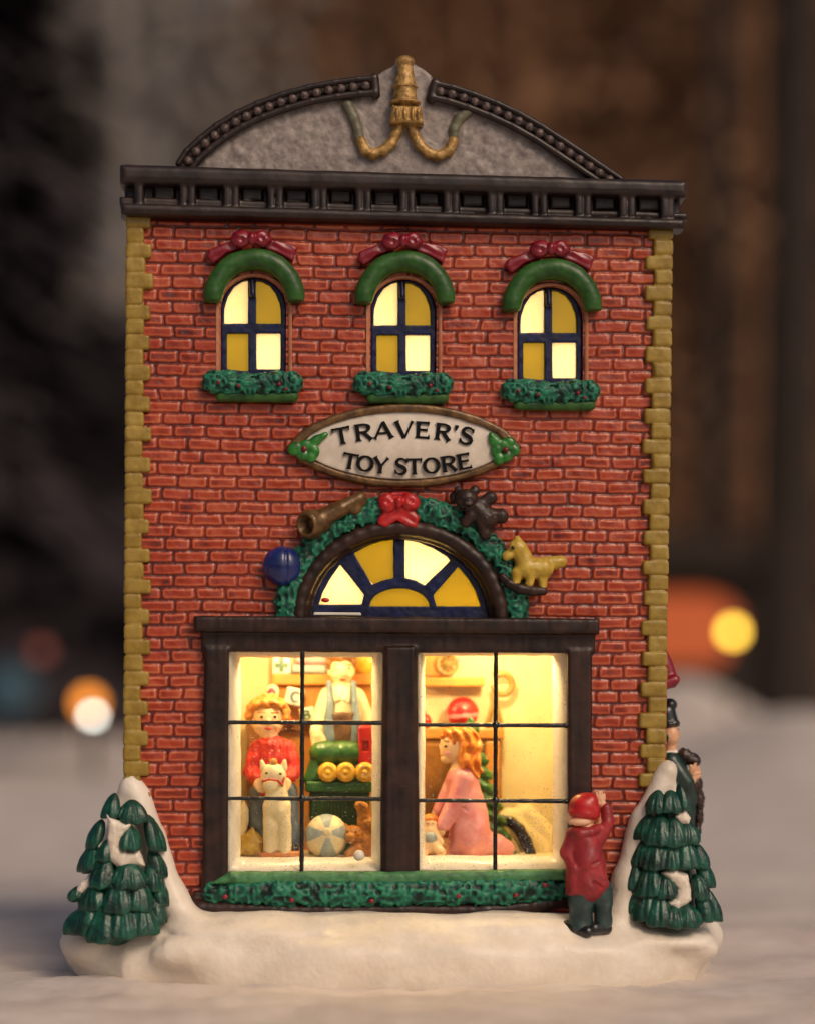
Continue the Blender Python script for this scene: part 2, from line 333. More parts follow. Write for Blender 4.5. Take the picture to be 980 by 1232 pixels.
M = dict(
 brick=paintm('painted brick', '#541509', '#c86e48', '#a5381a', rough=.36, coat=.3, bump=.2, scale=42, attr=True, mixn=.26, spk=.15, spec=.4),
 clay_wall=paintm('red clay wall', '#6e2118', '#8a3020', rough=.5),
 quoin=paintm('ochre stone paint', '#84681c', '#a3883a', rough=.42, coat=.2, bump=.35, scale=45, spk=.12, spec=.4),
 black=paintm('black brown paint', '#1a1110', '#33241f', rough=.42, coat=.12, bump=.14, scale=40, spk=.12, spec=.4),
 bead=paintm('worn black paint', '#2c2423', '#75605a', rough=.4, coat=.1, scale=300),
 stucco=paintm('grey stucco', '#776c69', '#a0958f', rough=.5, coat=.12, bump=.25, scale=90, spec=.4),
 gold=paintm('gold paint', '#84622e', '#c9a160', rough=.4, coat=.15, bump=.5, scale=140, metal=.35),
 bronze=paintm('bronze paint', '#4d351c', '#7c5b30', rough=.36, coat=.15, bump=.3, scale=70, metal=.3),
 verdi=paintm('worn gold green paint', '#4f4d38', '#73705a', rough=.5, scale=80),
 wood=paintm('dark wood paint', '#1a0d08', '#38211a', rough=.42, coat=.08, bump=.15, scale=40, spk=.05, spec=.35),
 green=paintm('leaf green paint', '#1a4415', '#356427', rough=.42, coat=.1, bump=.3, scale=55, spec=.4),
 teal=paintm('fir green paint', '#041e18', '#2a8060', '#0f5443', rough=.45, coat=.06, bump=.2, scale=120, attr=True, mixn=.3, spec=.35),
 fir=paintm('fir bough paint', '#05241c', '#125643', rough=.34, coat=.2, bump=.5, scale=60, bs=240, spk=.28, spec=.45),
 hedge=paintm('pale hedge paint', '#2c5e35', '#4d8a55', rough=.5, coat=.05, scale=70),
 holly=paintm('holly paint', '#145018', '#2e8428', rough=.32, coat=.3, scale=80),
 crimson=paintm('crimson paint', '#6d0a1c', '#97122b', rough=.32, coat=.3, bump=.2, scale=60),
 red=paintm('red paint', '#a01012', '#c81e1e', rough=.34, coat=.25, scale=60),
 blue=paintm('navy paint', '#060c2c', '#101c4e', rough=.34, coat=.12, bump=.12, scale=60, spec=.35),
 ball=paintm('blue ball paint', '#0c1848', '#1d2f78', rough=.28, coat=.4, bump=.2, scale=50),
 brown=paintm('bear brown paint', '#22140f', '#3a241c', rough=.42, coat=.1, bump=.4, scale=90, spec=.4),
 yellow=paintm('toy yellow paint', '#ac8a24', '#cdae48', rough=.4, coat=.15, bump=.35, scale=60),
 dot=paintm('black dot paint', '#090808', rough=.25, coat=.4, bump=0),
 panel=paintm('ivory sign paint', '#cdbfae', '#e2d6c6', rough=.3, coat=.3, bump=.08, scale=40),
 ink=paintm('sign ink', '#050507', rough=.7, coat=0, bump=0, spec=.2),
 snow=paintm('snow glaze', '#d8cbb9', '#ece1d2', rough=.48, coat=.12, bump=.42, scale=14, bs=170, sss=.1),
 white=paintm('white glaze', '#ddd6c8', '#efe9dc', rough=.3, coat=.3, bump=.1, scale=40),
 cream=paintm('cream interior', '#dccb9c', '#eadcb2', rough=.6, coat=0, bump=.1, scale=20),
 skin=paintm('skin paint', '#d9a27c', '#e8b892', rough=.4, coat=.15, bump=.1, scale=60),
 skin_in=paintm('indoor skin paint', '#e2b888', '#efcd9f', rough=.45, coat=.1, bump=.1, scale=80),
 coat=paintm('maroon coat paint', '#741820', '#a62c30', rough=.45, coat=.08, bump=.45, scale=45),
 trouser=paintm('slate trouser paint', '#1d2e2d', '#2f4745', rough=.4, coat=.2, bump=.4, scale=50),
 shoe=paintm('black shoe paint', '#0b0c0e', '#1a1c1e', rough=.3, coat=.35),
 gcoat=paintm('bottle green coat', '#0e211d', '#1d3a33', rough=.34, coat=.25, bump=.3, scale=40),
 fur=paintm('brown fur paint', '#22140f', '#3d261c', rough=.4, coat=.2, bump=.6, scale=110),
 hair=paintm('ginger hair paint', '#a85f18', '#d48e34', rough=.4, coat=.15, bump=.6, scale=140),
 blond=paintm('golden hair paint', '#c2620c', '#e89228', rough=.4, coat=.2, bump=.6, scale=120),
 sweater=paintm('red sweater paint', '#a8100c', '#d42a1c', rough=.45, coat=.1, bump=.7, scale=120),
 jeans=paintm('denim paint', '#4c5a6c', '#71808e', rough=.45, bump=.4, scale=70),
 bluefab=paintm('pale blue paint', '#8a9aa0', '#a8b4b4', rough=.45, scale=70),
 apron=paintm('brown bib paint', '#4c3420', '#7a5a3c', rough=.45, scale=60),
 shirt=paintm('shirt white', '#e0d0a4', '#efe2bc', rough=.5, bump=.3, scale=50),
 pink=paintm('pink dress paint', '#d87e84', '#eaa6a8', rough=.42, coat=.1, bump=.4, scale=50),
 train=paintm('train green paint', '#1c4a18', '#39702a', rough=.34, coat=.25, bump=.3, scale=60),
 chest=paintm('chest green paint', '#16340f', '#2c5420', rough=.4, coat=.15, bump=.3, scale=60),
 wheel=paintm('wheel yellow paint', '#d69a1c', '#f0bf40', rough=.35, coat=.2, scale=90),
 shelf=paintm('orange wood paint', '#b9742a', '#d0913a', rough=.5, scale=30),
 cabinet=paintm('cabinet brown paint', '#6f4312', '#94601e', rough=.5, scale=30),
 bear=paintm('tan bear paint', '#a0601c', '#c98936', rough=.42, coat=.1, bump=.7, scale=130),
 straw=paintm('straw paint', '#b08a22', '#d2ae44', rough=.45, bump=.5, scale=110),
 basket=paintm('wicker paint', '#a8682c', '#c88a48', rough=.45, bump=.8, scale=150),
 brassy=paintm('old brass paint', '#7c6226', '#a08440', rough=.38, coat=.2, bump=.4, scale=80),
 tan=paintm('tan rocker paint', '#b0632a', '#cf8640', rough=.42, scale=60),
 sand=paintm('sand stain', '#a08858', '#c9b68c', rough=.7, scale=60),
 pane_w=glow('lit white pane', (1.0, .74, .34, 1), .42, base=(.3, .25, .15, 1), var=.45, scale=12, trans=(1, .88, .55, 1)),
 pane_y=glow('lit amber pane', (.46, .27, .002, 1), .42, base=(.18, .12, .008, 1), var=.3, scale=12, trans=(.30, .22, .002, 1)),
 plum=paintm('plum paint', '#7a2050', '#a04070', rough=.4, scale=80),
 umber=paintm('umber hair paint', '#6a3e14', '#96622a', rough=.42, coat=.1, bump=.6, scale=140),
 dungaree=paintm('grey blue dungaree paint', '#56697a', '#748896', rough=.45, bump=.3, scale=70),
 reveal=paintm('peach glow reveal', '#a8603e', '#c4815a', rough=.5, scale=60),  # peach tone paints the light bleeding round the panes
 edge_glint=paintm('painted edge glint', '#b8ae9c', '#d8d0c0', rough=.2, coat=.5, bump=0),  # pale tone painted as a glint on the glass border
 glass=glassm('acrylic sheet'),
)
E_IN = .72; BULB = 1.7; ATTIC = .2; SKY_S = .05; SUN_E = .92; SUN_ANG = 24; SUN_C = (1, .75, .52); EXPO = .4
# ================================================================== TOY STORE
store = thing('toy_store', 'lit ceramic toy store of red brick with ochre quoins and black cornice', 'toy store', at(475, 1100, 120))
DEPTH = 330.0
def arch_pts(x0, x1, ztop, zspring, zbot, n=14, g=0):
    """round-headed outline in photo pixels (grow by g)"""
    cx, rx = (x0+x1)/2, (x1-x0)/2+g
    pts = [(x0-g, zbot+g)]
    for i in range(n+1):
        t = math.pi*(1-i/n); pts.append((cx+rx*math.cos(t), zspring-(zspring-ztop+g)*math.sin(t)))
    return pts+[(x1+g, zbot+g)]
UPW = [(305, 0, 0), (485, 0, 2), (661, 0, 11)]             # three upper windows: centre x, -, drop
FAN = dict(cx=481, base=738)
def half_ell(cx, zb, rx, rz, n=28, a0=0, a1=180): return [(cx+rx*math.cos(R(a0+(a1-a0)*i/n)), zb-rz*math.sin(R(a0+(a1-a0)*i/n))) for i in range(n+1)]
# ---- brick wall: one relief sheet with every brick modelled
def brick_sheet():
    st = 1.25
    a, b = at(160, 262, 0), at(800, 1118, 0)
    X = np.arange(a[0], b[0], st); Z = np.arange(b[2]-8, a[2]+10, st)
    x, z = np.meshgrid(X, Z, indexing='ij')
    zz = z + 1.0*(vnoise(x*.02, 3, z*.02)-.5)*2 + .8*(vnoise(x*.09, 9, z*.05)-.5)
    xx = x + 1.6*(vnoise(x*.06, 5, z*.08)-.5)*2
    rh = 14.9; r = np.floor(zz/rh); fz = zz-r*rh
    bw = 37.5
    rr = vnoise(r*3.7+.5, 1.5, 2.5)
    base = xx/bw + .5*(r % 2) + (rr-.5)*.35
    j0 = np.floor(base)
    L = np.full(x.shape, -1e9); Rg = np.full(x.shape, 1e9)
    for dj in (-1, 0, 1, 2):
        j = j0+dj; pos = j+(_h(j.astype(np.int64)+500, r.astype(np.int64)+500, np.zeros_like(j, dtype=np.int64)+3)-.5)*.30
        L = np.where(pos <= base, np.maximum(L, pos), L); Rg = np.where(pos > base, np.minimum(Rg, pos), Rg)
    jl = np.round(L*7).astype(np.int64)+9000
    w = (Rg-L)*bw; fx = (base-L)*bw
    hx, hz = w/2-1.05, rh/2-1.1
    qx, qz = np.abs(fx-w/2)-hx+3, np.abs(fz-rh/2)-hz+3
    d = np.sqrt(np.maximum(qx, 0)**2+np.maximum(qz, 0)**2)+np.minimum(np.maximum(qx, qz), 0)-3    # <0 inside
    d = d+.7*(vnoise(x*.3, 4, z*.3)-.5)
    d = np.maximum(d, 3-(at(480, 274, 0)[2]+8-z)*.6)
    t = np.clip((-d+.4)/2.1, 0, 1); t = t*t*(3-2*t)
    rid = _h(jl, r.astype(np.int64)+900, np.zeros_like(jl)+11)
    h = t*(1.45+.7*(rid-.5)) + .5*(vnoise(x*.12, 1, z*.12)-.5)*2 + .35*(vnoise(x*.5, 1, z*.5)-.5)
    edge = np.clip(-d/1.6, 0, 1)
    core = np.clip((-d-2.3)/2.0, 0, 1)
    pn = .06+.3*np.clip((z-at(480, 272, 0)[2])/6, 0, 1)+.74*edge - core*(.24+.34*rid)*(.5+.9*vnoise(x*.07, 2, z*.11))
    smear = np.clip((vnoise(x*.03, 8, z*.03)-.62)*4, 0, 1)*.25
    pn = np.clip(pn+smear*(1-t)*.6+.34*(fbm(x*.013, 3, z*.02)-.5)+.2*(rid-.5)-.25*np.clip((vnoise(x*.045, 6, z*.06)-.76)*5, 0, 1), 0, 1)
    y = -h
    # openings
    keep = np.ones(x.shape, bool)
    def hole(pts):
        W = [at(p, q, 0) for p, q in pts]
        keep[poly2(x, z, [(v[0], v[2]) for v in W]) < -1.0] = False
    for cx, _, dz in UPW: hole(arch_pts(cx-40, cx+40, 333+dz, 372+dz, 452+dz))
    hole([(368, 756)]+half_ell(FAN['cx'], 740, 112, 100)[::-1]+[(596, 756)]); hole([(258, 1094), (258, 772), (698, 772), (698, 1092)])
    nx, nz = x.shape
    V = np.stack([x, y, z], -1).reshape(-1, 3); I = np.arange(nx*nz).reshape(nx, nz)
    Q = np.stack([I[:-1, :-1], I[1:, :-1], I[1:, 1:], I[:-1, 1:]], -1).reshape(-1, 4)
    kq = (keep[:-1, :-1] & keep[1:, :-1] & keep[1:, 1:] & keep[:-1, 1:]).reshape(-1)
    Q = Q[kq]; used = np.unique(Q); mp = np.full(nx*nz, -1); mp[used] = np.arange(len(used))
    return V[used], mp[Q], pn.reshape(-1)[used]
v, f, pn = brick_sheet()
mesh('brick_wall', v, f, M['brick'], store, True, pn)
# ---- shell behind it
g = MB(); TL, TR, BL, BR = at(158, 262, 3), at(801, 272, 3), at(154, 1118, 3), at(793, 1118, 3)
bk = np.array([0, DEPTH, 0])
g.hexa([BL, BL+bk, BL+bk+[9, 0, 0], BL+[9, 0, 0], TL, TL+bk, TL+bk+[9, 0, 0], TL+[9, 0, 0]]); g.build('side_wall', M['clay_wall'], store)
g = MB(); g.hexa([BR-[9, 0, 0], BR-[9, 0, 0]+bk, BR+bk, BR, TR-[9, 0, 0], TR-[9, 0, 0]+bk, TR+bk, TR]); g.build('side_wall', M['clay_wall'], store)
g = MB(); g.hexa([BL+bk, BL+bk+[0, 8, 0], BR+bk+[0, 8, 0], BR+bk, TL+bk, TL+bk+[0, 8, 0], TR+bk+[0, 8, 0], TR+bk]); g.build('back_wall', M['clay_wall'], store)
g = MB(); u8 = np.array([0, 0, 8.]); tl, tr = TL-[0, 0, 14], TR-[0, 0, 14]
g.hexa([tl+[10, 10, 0], tl+[10, DEPTH-10, 0], tr+[-10, DEPTH-10, 0], tr+[-10, 10, 0], tl+u8+[10, 10, 0], tl+u8+[10, DEPTH-10, 0], tr+u8+[-10, DEPTH-10, 0], tr+u8+[-10, 10, 0]]); g.build('flat_roof', M['black'], store)
# ---- quoins
def quoins(edge, ztop, zbot, wl, ws, side):
    pr = []; z = ztop; i = 0
    while z < zbot:
        h = random.uniform(17.4, 19.8); w = (wl if i % 2 == 0 else ws)+random.uniform(-2, 2)
        ex = edge(z); x0, x1 = (ex-1, ex+w) if side < 0 else (ex-w, ex+1)
        pr.append(B((x0+x1)/2, z+h/2, 8, (x1-x0)/2, 17+random.uniform(-1, 1), h/2-.3, 3.2, tilt=random.uniform(-1.3, 1.3)))
        z += h-.2; i += 1
    ex0, ex1 = edge(ztop), edge(zbot); s_ = 1 if side < 0 else -1
    pr.append(PO([(ex0+s_*1, zbot), (ex0+s_*18, zbot), (ex0+s_*18, ztop), (ex0+s_*1, ztop)] if False else [(ex1+s_*1, zbot), (ex1+s_*19, zbot), (ex0+s_*19, ztop), (ex0+s_*1, ztop)], -6.6, 30, 2))
    return pr
dq = lambda x, y, z: .9*(fbm(x*.05, y*.05, z*.05)-.5)*2
clay('quoin_strip', quoins(lambda z: 153.5-3.5*(z-258)/680, 259, 962, 30, 21, -1), M['quoin'], store, 1.4, 1.2, dq)
clay('quoin_strip', quoins(lambda z: 806-9*(z-275)/660, 272, 965, 31, 22, 1), M['quoin'], store, 1.4, 1.2, dq)
# ---- cornice
def cz(px): return (px-143)*(17.5/683)          # drop of the bar to the right in the photo
pr = []
def bar(z0, z1, y0, y1, rd, x0=144, x1=827): pr.append(PO([(x0, z1), (x1, z1+17), (x1, z0+19.5), (x0, z0)], y0, y1, rd))
bar(197, 256, 0, 22, 4, 150, 818)                # backing
bar(196.5, 219.5, -26, 26, 8)
bar(243, 257.5, -24, 20, 6.5, 145, 824); bar(236, 247, -14, 10, 4)
for i in range(12):                              # sunk panels between double ribs
    x = 167.5+i*52.9
    for q in (x, x+10 if i else x): pr.append(PO([(q-4.6, 246+cz(q)), (q+4.6, 246+cz(q)), (q+4.6, 214+cz(q)), (q-4.6, 214+cz(q))], -21, 4, 3.5))
    if i < 12: pr.append(PO([(x+18, 238+cz(x)), (x+43, 238+cz(x)), (x+43, 224+cz(x)), (x+18, 224+cz(x))], -6, 4, 2.5))
for q in (799, 806): pr.append(PO([(q-4.6, 246+cz(q)), (q+4.6, 246+cz(q)), (q+4.6, 214+cz(q)), (q-4.6, 214+cz(q))], -21, 4, 3.5))
clay('cornice', pr, M['black'], store, 1.6, 2.0, lambda x, y, z: .8*(fbm(x*.04, y*.04, z*.04)-.5)*2)
# ---- pediment
def rimL(t): return (213+ (450-213)*t, 192-(192-96)*math.sin(t*1.28)/math.sin(1.28))
arcL = [(212, 195), (222, 180), (238, 165), (258, 149), (282, 134), (308, 122), (338, 111), (370, 102), (402, 96), (430, 92.5), (450, 91)]
arcR = [(523, 97), (545, 102), (570, 110), (598, 121), (626, 134), (654, 150), (680, 167), (704, 183), (726, 198), (748, 213)]
def inset(a, d):
    o = []
    for i, p in enumerate(a):
        q0, q1 = a[max(0, i-1)], a[min(len(a)-1, i+1)]; tx, ty = q1[0]-q0[0], q1[1]-q0[1]; l = math.hypot(tx, ty)
        o.append((p[0]-ty/l*d, p[1]+tx/l*d))
    return o
body = [(214, 205)]+inset(arcL, 3)+[(454, 90), (462, 84), (474, 78), (480, 70), (492, 70), (500, 77), (511, 83), (519, 90)]+inset(arcR, 3)+[(745, 222)]
moul = [C((487, 98, 4), (487, 142, 4), 22, 25, fl=.42)]+chain([(481, 146, 3), (474, 172, 3), (448, 186, 3), (434, 170, 3), (426, 142, 3), (418, 127, 3)], 10)+chain([(493, 147, 3), (502, 173, 3), (527, 188, 3), (545, 170, 3), (552, 143, 3), (563, 134, 3)], 10)
ped = clay('pediment', [PO(body, -2, 34, 5)]+moul, M['stucco'], store, 1.5, 2, lambda x, y, z: np.where(y < 4, 1.7*(fbm(x*.11, y*.05, z*.11)-.5)*2, 0)*np.clip((np.abs(x+3)-30)/40, .35, 1))
for a in (arcL, arcR):
    pr = []
    for (d, r, y) in ((3, 3.6, -9), (20.5, 4.4, -9), (11, 6, -3)): pr += chain([(p[0], p[1], y) for p in inset(a, d)], r)
    for d, y0, y1 in ((12, 0, 38),):
        pass
    e = a[-1] if a is arcL else a[0]; e2 = inset(a, 23)[-1 if a is arcL else 0]
    pr.append(C((e[0], e[1]+3, -7), (e2[0], e2[1], -7), 6))
    o1, i1 = inset(a, 0), inset(a, 24); pr.append(PO(o1+i1[::-1], -2, 37, 3))
    rim = clay('pediment_rim', pr, M['black'], ped, 1.4, 1.6)
    # beads strung along the channel
    m_ = inset(a, 11.5); ln = [0]
    for i in range(1, len(m_)): ln.append(ln[-1]+math.dist(m_[i], m_[i-1]))
    bp = []; n = 17
    for i in range(n):
        s_ = 9+(ln[-1]-20)*i/(n-1); k = max(j for j in range(len(ln)) if ln[j] <= s_); k = min(k, len(m_)-2); t = (s_-ln[k])/(ln[k+1]-ln[k])
        bp.append(S(m_[k][0]+(m_[k+1][0]-m_[k][0])*t, m_[k][1]+(m_[k+1][1]-m_[k][1])*t, -9.5, 5.6))
    clay('bead_moulding', bp, M['bead'], rim, 1.2, .6)
# gold bell and ropes
pr = [E(487, 75, -10, 11.5, 11, 8), C((487, 84, -10), (487, 86, -10), 10, 10), C((487, 92, -9), (487, 100, -9), 11.5, 13), E(487, 105, -10, 16, 14, 3.2), C((487, 110, -9), (487, 118, -9), 13.5, 14.5), E(487, 124, -11, 19.5, 17, 3.8)]
pr += [PO([(469, 147), (510, 149), (507, 127), (472, 125)], -23, 5, 5)]+[E(x, 137, -23.5, 2.4, 3, 7) for x in (478, 487, 496, 503)]
orn = clay('gold_tassel', pr, M['gold'], ped, 1.0, 1.0, lambda x, y, z: .5*(fbm(x*.15, y*.15, z*.15)-.5)*2)
for s_, pts in ((-1, [(481, 146), (477, 160), (470, 173), (460, 182), (448, 186), (439, 181), (434, 170)]), (1, [(493, 147), (498, 161), (505, 175), (515, 184), (527, 188), (539, 182), (545, 170)])):
    clay('gold_rope', chain([(x, z, -6) for x, z in pts], 6.6), M['gold'], ped, 1.2, 2)
    q = [(434, 172), (430, 156), (426, 142), (418, 127)] if s_ < 0 else [(545, 172), (546, 156), (552, 143), (563, 134)]
    clay('rope_end', chain([(x, z, -4) for x, z in q], [6.2, 6.4, 6.6, 7]), M['verdi'], ped, 1.2, 2)
# ---- upper windows
def copy_tree(o, off, parent=None):
    c = o.copy(); COL.objects.link(c); ORG[c.name] = ORG[o.name]
    if parent is None: c.location = o.location+Vector(off)*.001 if o.parent is None else Vector(off)*.001; c.parent = o.parent
    else: c.parent = parent
    for ch in list(o.children): copy_tree(ch, off, c)
    return c
def offs(i):
    a, b = at(UPW[0][0], 400, 0), at(UPW[i][0], 400+UPW[i][2], 0); return b-a
panes = [[(270, 391), (270, 372), (274, 358), (282, 346), (291, 340), (299, 338), (299, 391)], [(308, 391), (308, 339), (316, 340), (325, 345), (332, 354), (337, 366), (338.5, 378), (338.5, 391)],
         [(273, 446), (273, 402), (299.5, 402), (299.5, 448)], [(308.5, 446), (308.5, 402), (338, 402), (338, 446)]]
pr = [PO(arch_pts(266, 345.5, 334, 373, 452), 6, 18, 1.5)]+[PO(q, 0, 30, 1, cut=True, k=.8, grow=-.4) for q in panes]+[C((303.5, 338, 5), (304.5, 355, 4), 3.2, 3.8)]
win = clay('window', pr, M['blue'], store, 1.1, 1.5, lambda x, y, z: .5*(fbm(x*.12, y*.12, z*.12)-.5)*2)
g = MB()
for (x0, z0, x1, z1, m_) in ((268, 336, 303.6, 396.5, 0), (303.8, 336, 344, 396.5, 1), (268, 396.7, 303.6, 449, 1), (303.8, 396.7, 344, 449, 0)):
    if z0 < 340: g.prism([(x0, z1), (x1, z1), (x1, 366), (x1 if m_ == 0 else 331, 343 if m_ else 337), (x0 if m_ else 279, 337 if m_ else 343), (x0, 366)], 12.5, 15.5, m_)
    else: g.box(x0, z0, x1, z1, 12.5, 15.5, m_)
g.build('pane', [M['pane_w'], M['pane_y']], win)
# reveal of the opening, window glow put into its peach colour
o_, i_ = arch_pts(264, 347.5, 332, 372, 452, 18), arch_pts(267, 344.5, 335, 373, 452, 18)
a = [at(x, z, -2.6) for x, z in arch_pts(260, 351.5, 329, 371, 452, 18)]; b = [at(x, z, -3.4) for x, z in o_]; c = [at(x, z, 13) for x, z in i_]; n = len(a)
mesh('reveal', a+b+c, [(i, i+1, n+i+1, n+i) for i in range(n-1)]+[(n+i, n+i+1, 2*n+i+1, 2*n+i) for i in range(n-1)], M['reveal'], win)
for i in (1, 2): copy_tree(win, offs(i))
# ---- fan window
fx, fb = 482, 737
def fan_pane(a0, a1, r0, r1, asp=.865): return [(fx+r*math.cos(R(t)), fb-2-r*asp*math.sin(R(t))) for r, ts in ((r1, np.linspace(a0, a1, 8)), (r0, np.linspace(a1, a0, 8))) for t in ts]
fps = [[(383, 728), (435, 728), (438, 716), (409, 679), (397, 697), (388, 713)], [(425, 666), (444, 656), (462, 650), (473, 649), (473, 696), (459, 699), (447, 704)], [(486, 650), (503, 653), (520, 660), (537, 670), (541, 675), (510, 705), (499, 699), (486, 696)], [(550, 682), (562, 696), (571, 711), (577, 730), (524, 730), (520, 716)], half_ell(480, 730, 36, 22, 14)]
pr = [PO([(370, 746)]+half_ell(fx, 738, 112, 100)[::-1]+[(594, 746)], 4, 16, 1.5)]+[PO(q, -2, 30, 1, cut=True, k=.8, grow=-.2) for q in fps]
fan = clay('fan_window', pr, M['blue'], store, 1.1, 1.5, lambda x, y, z: .6*(fbm(x*.1, y*.1, z*.1)-.5)*2)
g = MB()
def fanw(a0, a1, r0, r1, m_): g.prism([(fx+r*math.cos(R(t)), fb-r*.9*math.sin(R(t))) for r, ts in ((r1, np.linspace(a0, a1, 8)), (r0, np.linspace(a1, a0, 8))) for t in ts], 11.5, 14.5, m_)
for k, m_ in enumerate((1, 0, 1, 0)): fanw([0, 44.5, 91, 131][k]+.1, [44.4, 90.9, 130.9, 180][k], 42, 108, m_)
fanw(0, 180, .5, 41.5, 1); g.build('pane', [M['pane_w'], M['pane_y']], fan)
clay('red_fleck', [E(391.5, 722, 9.5, 5.5, 2, 3)], M['red'], fan, 1, 1)
pr = []
for rx, rz, r, y in ((121, 107, 9.5, -10), (112, 99, 6, -4)): pr += chain([(x, z, y) for x, z in half_ell(481, 742, rx, rz, 22)], r)
clay('window_arch', pr+[PO(half_ell(481, 742, 130, 115)+half_ell(481, 742, 109, 97)[::-1], -3, 12, 2)], M['wood'], store, 1.5, 2.5, lambda x, y, z: .7*(fbm(x*.05, y*.05, z*.05)-.5)*2)
g = MB(); g.prism([(377, 740), (435, 740.5), (434, 737), (378, 736.5)], -1, 8); bevel(g.build('ledge', M['white'], fan), .001)
# ---- shop front
dwood = lambda x, y, z: .9*(fbm(x*.03, y*.05, z*.015)-.5)*2+.5*(fbm(x*.2, y*.05, z*.012)-.5)*2
pr = [PO([(233, 760), (721, 763), (721, 744), (233, 740.5)], -27, 8, 4.5), PO([(242, 784), (716, 786), (716, 752), (242, 750)], -13, 12, 3),
      PO([(243, 1098), (274, 1092), (276, 778), (246, 778)], -15, 12, 4), PO([(458, 1090), (505, 1090), (503, 778), (460, 778)], -14, 12, 4), PO([(684, 1090), (712, 1084), (712, 780), (682, 780)], -15, 12, 4),
      PO([(462, 1090), (501, 1090), (499, 778), (464, 778)], -17, 0, 3)]
pr += [PO([(232, 1104), (300, 1103), (380, 1106), (470, 1104), (560, 1104), (640, 1097), (690, 1090), (690, 1070), (232, 1072)], -14, 12, 5)]+chain([(234, 1086, -8), (240, 1093, -13), (300, 1094, -15), (390, 1097, -15), (480, 1095, -15), (580, 1096, -15), (640, 1090, -13), (688, 1082, -8)], [9, 11, 9, 10, 9, 10, 9, 7])
front = clay('shop_front', pr, M['wood'], store, 1.7, 2.5, dwood)
WINS = [dict(o=(275, 781, 461, 1049), i=(290, 791, 447, 1031), mx=364, mz=(869, 960.5), x=(272, 459)), dict(o=(503, 782, 683, 1048), i=(511, 789, 664, 1029), mx=596, mz=(872, 963), x=(502, 681))]
for w in WINS:
    x0, z0, x1, z1 = w['o']; a0, b0, a1, b1 = w['i']; rev = []
    rings = [[(x0-6, z0-5), (x1+6, z0-5), (x1+6, z1+5), (x0-6, z1+5), 3], [(x0, z0), (x1, z0), (x1, z1), (x0, z1), -3], [(x0+2, z0+2), (x1-2, z0+2), (x1-2, z1-2), (x0+2, z1-2), -3.5],
             [(a0-1, b0-1), (a1+1, b0-1), (a1+1, b1+1), (a0-1, b1+1), 34], [(a0, b0), (a1, b0), (a1, b1), (a0, b1), 36], [(a0-9, b0-9), (a1+9, b0-9), (a1+9, b1+9), (a0-9, b1+9), 40]]
    V, Fc = [], []; nd = 14
    for ri, r in enumerate(rings):
        for c in range(4):
            p, q = r[c], r[(c+1) % 4]
            for t in range(nd):
                u = t/nd; V.append(at(p[0]+(q[0]-p[0])*u, p[1]+(q[1]-p[1])*u, r[4])+np.array([random.uniform(-.6, .6), 0, random.uniform(-.6, .6)]))
    n = 4*nd
    for ri in range(len(rings)-1):
        for i in range(n): Fc.append((ri*n+i, ri*n+(i+1) % n, (ri+1)*n+(i+1) % n, (ri+1)*n+i))
    cas = mesh('shop_window', V, Fc, M['white'], store)
    g = MB(); g.box(x0+.5, z0+1, x1-.5, z1+1, -7.5, -5.5); e = 1.5
    for q in ((x0, z1-e+1, x1, z1+1), (x0, z0, x1, z0+e), (x0, z0+e+.2, x0+e, z1-e), (x1-e, z0+e+.2, x1, z1-e)): g.box(*q, -8.2, -7.7, 1)  # thin pale strips stand in for glints along the glass edges
    g.build('glass', [M['glass'], M['edge_glint']], cas)
    pr = [C((w['mx'], z0+3, -9), (w['mx']-1, z1, -9), 2.7), ]+[C((w['x'][0]+1, z, -9), (w['x'][1], z+.8, -9), 2.4, 2.8) for z in w['mz']]+[S(w['mx'], z, -9, 4) for z in w['mz']]+[S(w['x'][1]-1, z+.8, -9, 3.6) for z in w['mz'] if w is WINS[1]]
    clay('glazing_bars', pr, M['dot'], cas, .9, 1.2, lambda x, y, z: .5*(fbm(x*.1, y*.1, z*.1)-.5)*2)
# ---- lit room behind the glass
def plate(name, p, q, mt): 
    lo, hi = np.minimum(p, q), np.maximum(p, q); g = MB()
    g.hexa([(lo[0], lo[1], lo[2]), (lo[0], hi[1], lo[2]), (hi[0], hi[1], lo[2]), (hi[0], lo[1], lo[2]), (lo[0], lo[1], hi[2]), (lo[0], hi[1], hi[2]), (hi[0], hi[1], hi[2]), (hi[0], lo[1], hi[2])]); return g.build(name, mt, store)
FZ = at(366, 1031, 60)[2]; CZ = at(366, 765, 60)[2]+20; XL, XR = at(279, 900, 100)[0], at(690, 900, 100)[0]
plate('room_floor', (XL, 38, FZ-6), (XR, 206, FZ), M['cream'])
plate('room_back_wall', (XL-5, 200, FZ), (XR+5, 206, CZ), M['cream'])
plate('room_side_wall', (XL-5, 40, FZ), (XL, 200, CZ), M['cream']); plate('room_side_wall', (XR, 40, FZ), (XR+5, 200, CZ), M['cream'])
plate('room_ceiling', (XL-5, 40, CZ), (XR+5, 206, CZ+5), M['cream'])
# ---- side canopy glimpsed past the right corner
clay('side_canopy', [PO([(790, 826), (814, 822), (815, 812), (810, 796), (804, 784), (797, 776), (790, 776)], 40, 150, 9), C((795, 824, 40), (811, 818, 40), 7, 6.5), PO([(790, 832), (814, 827), (816, 813), (790, 816)], 36, 154, 6)], M['crimson'], store, 2, 2)
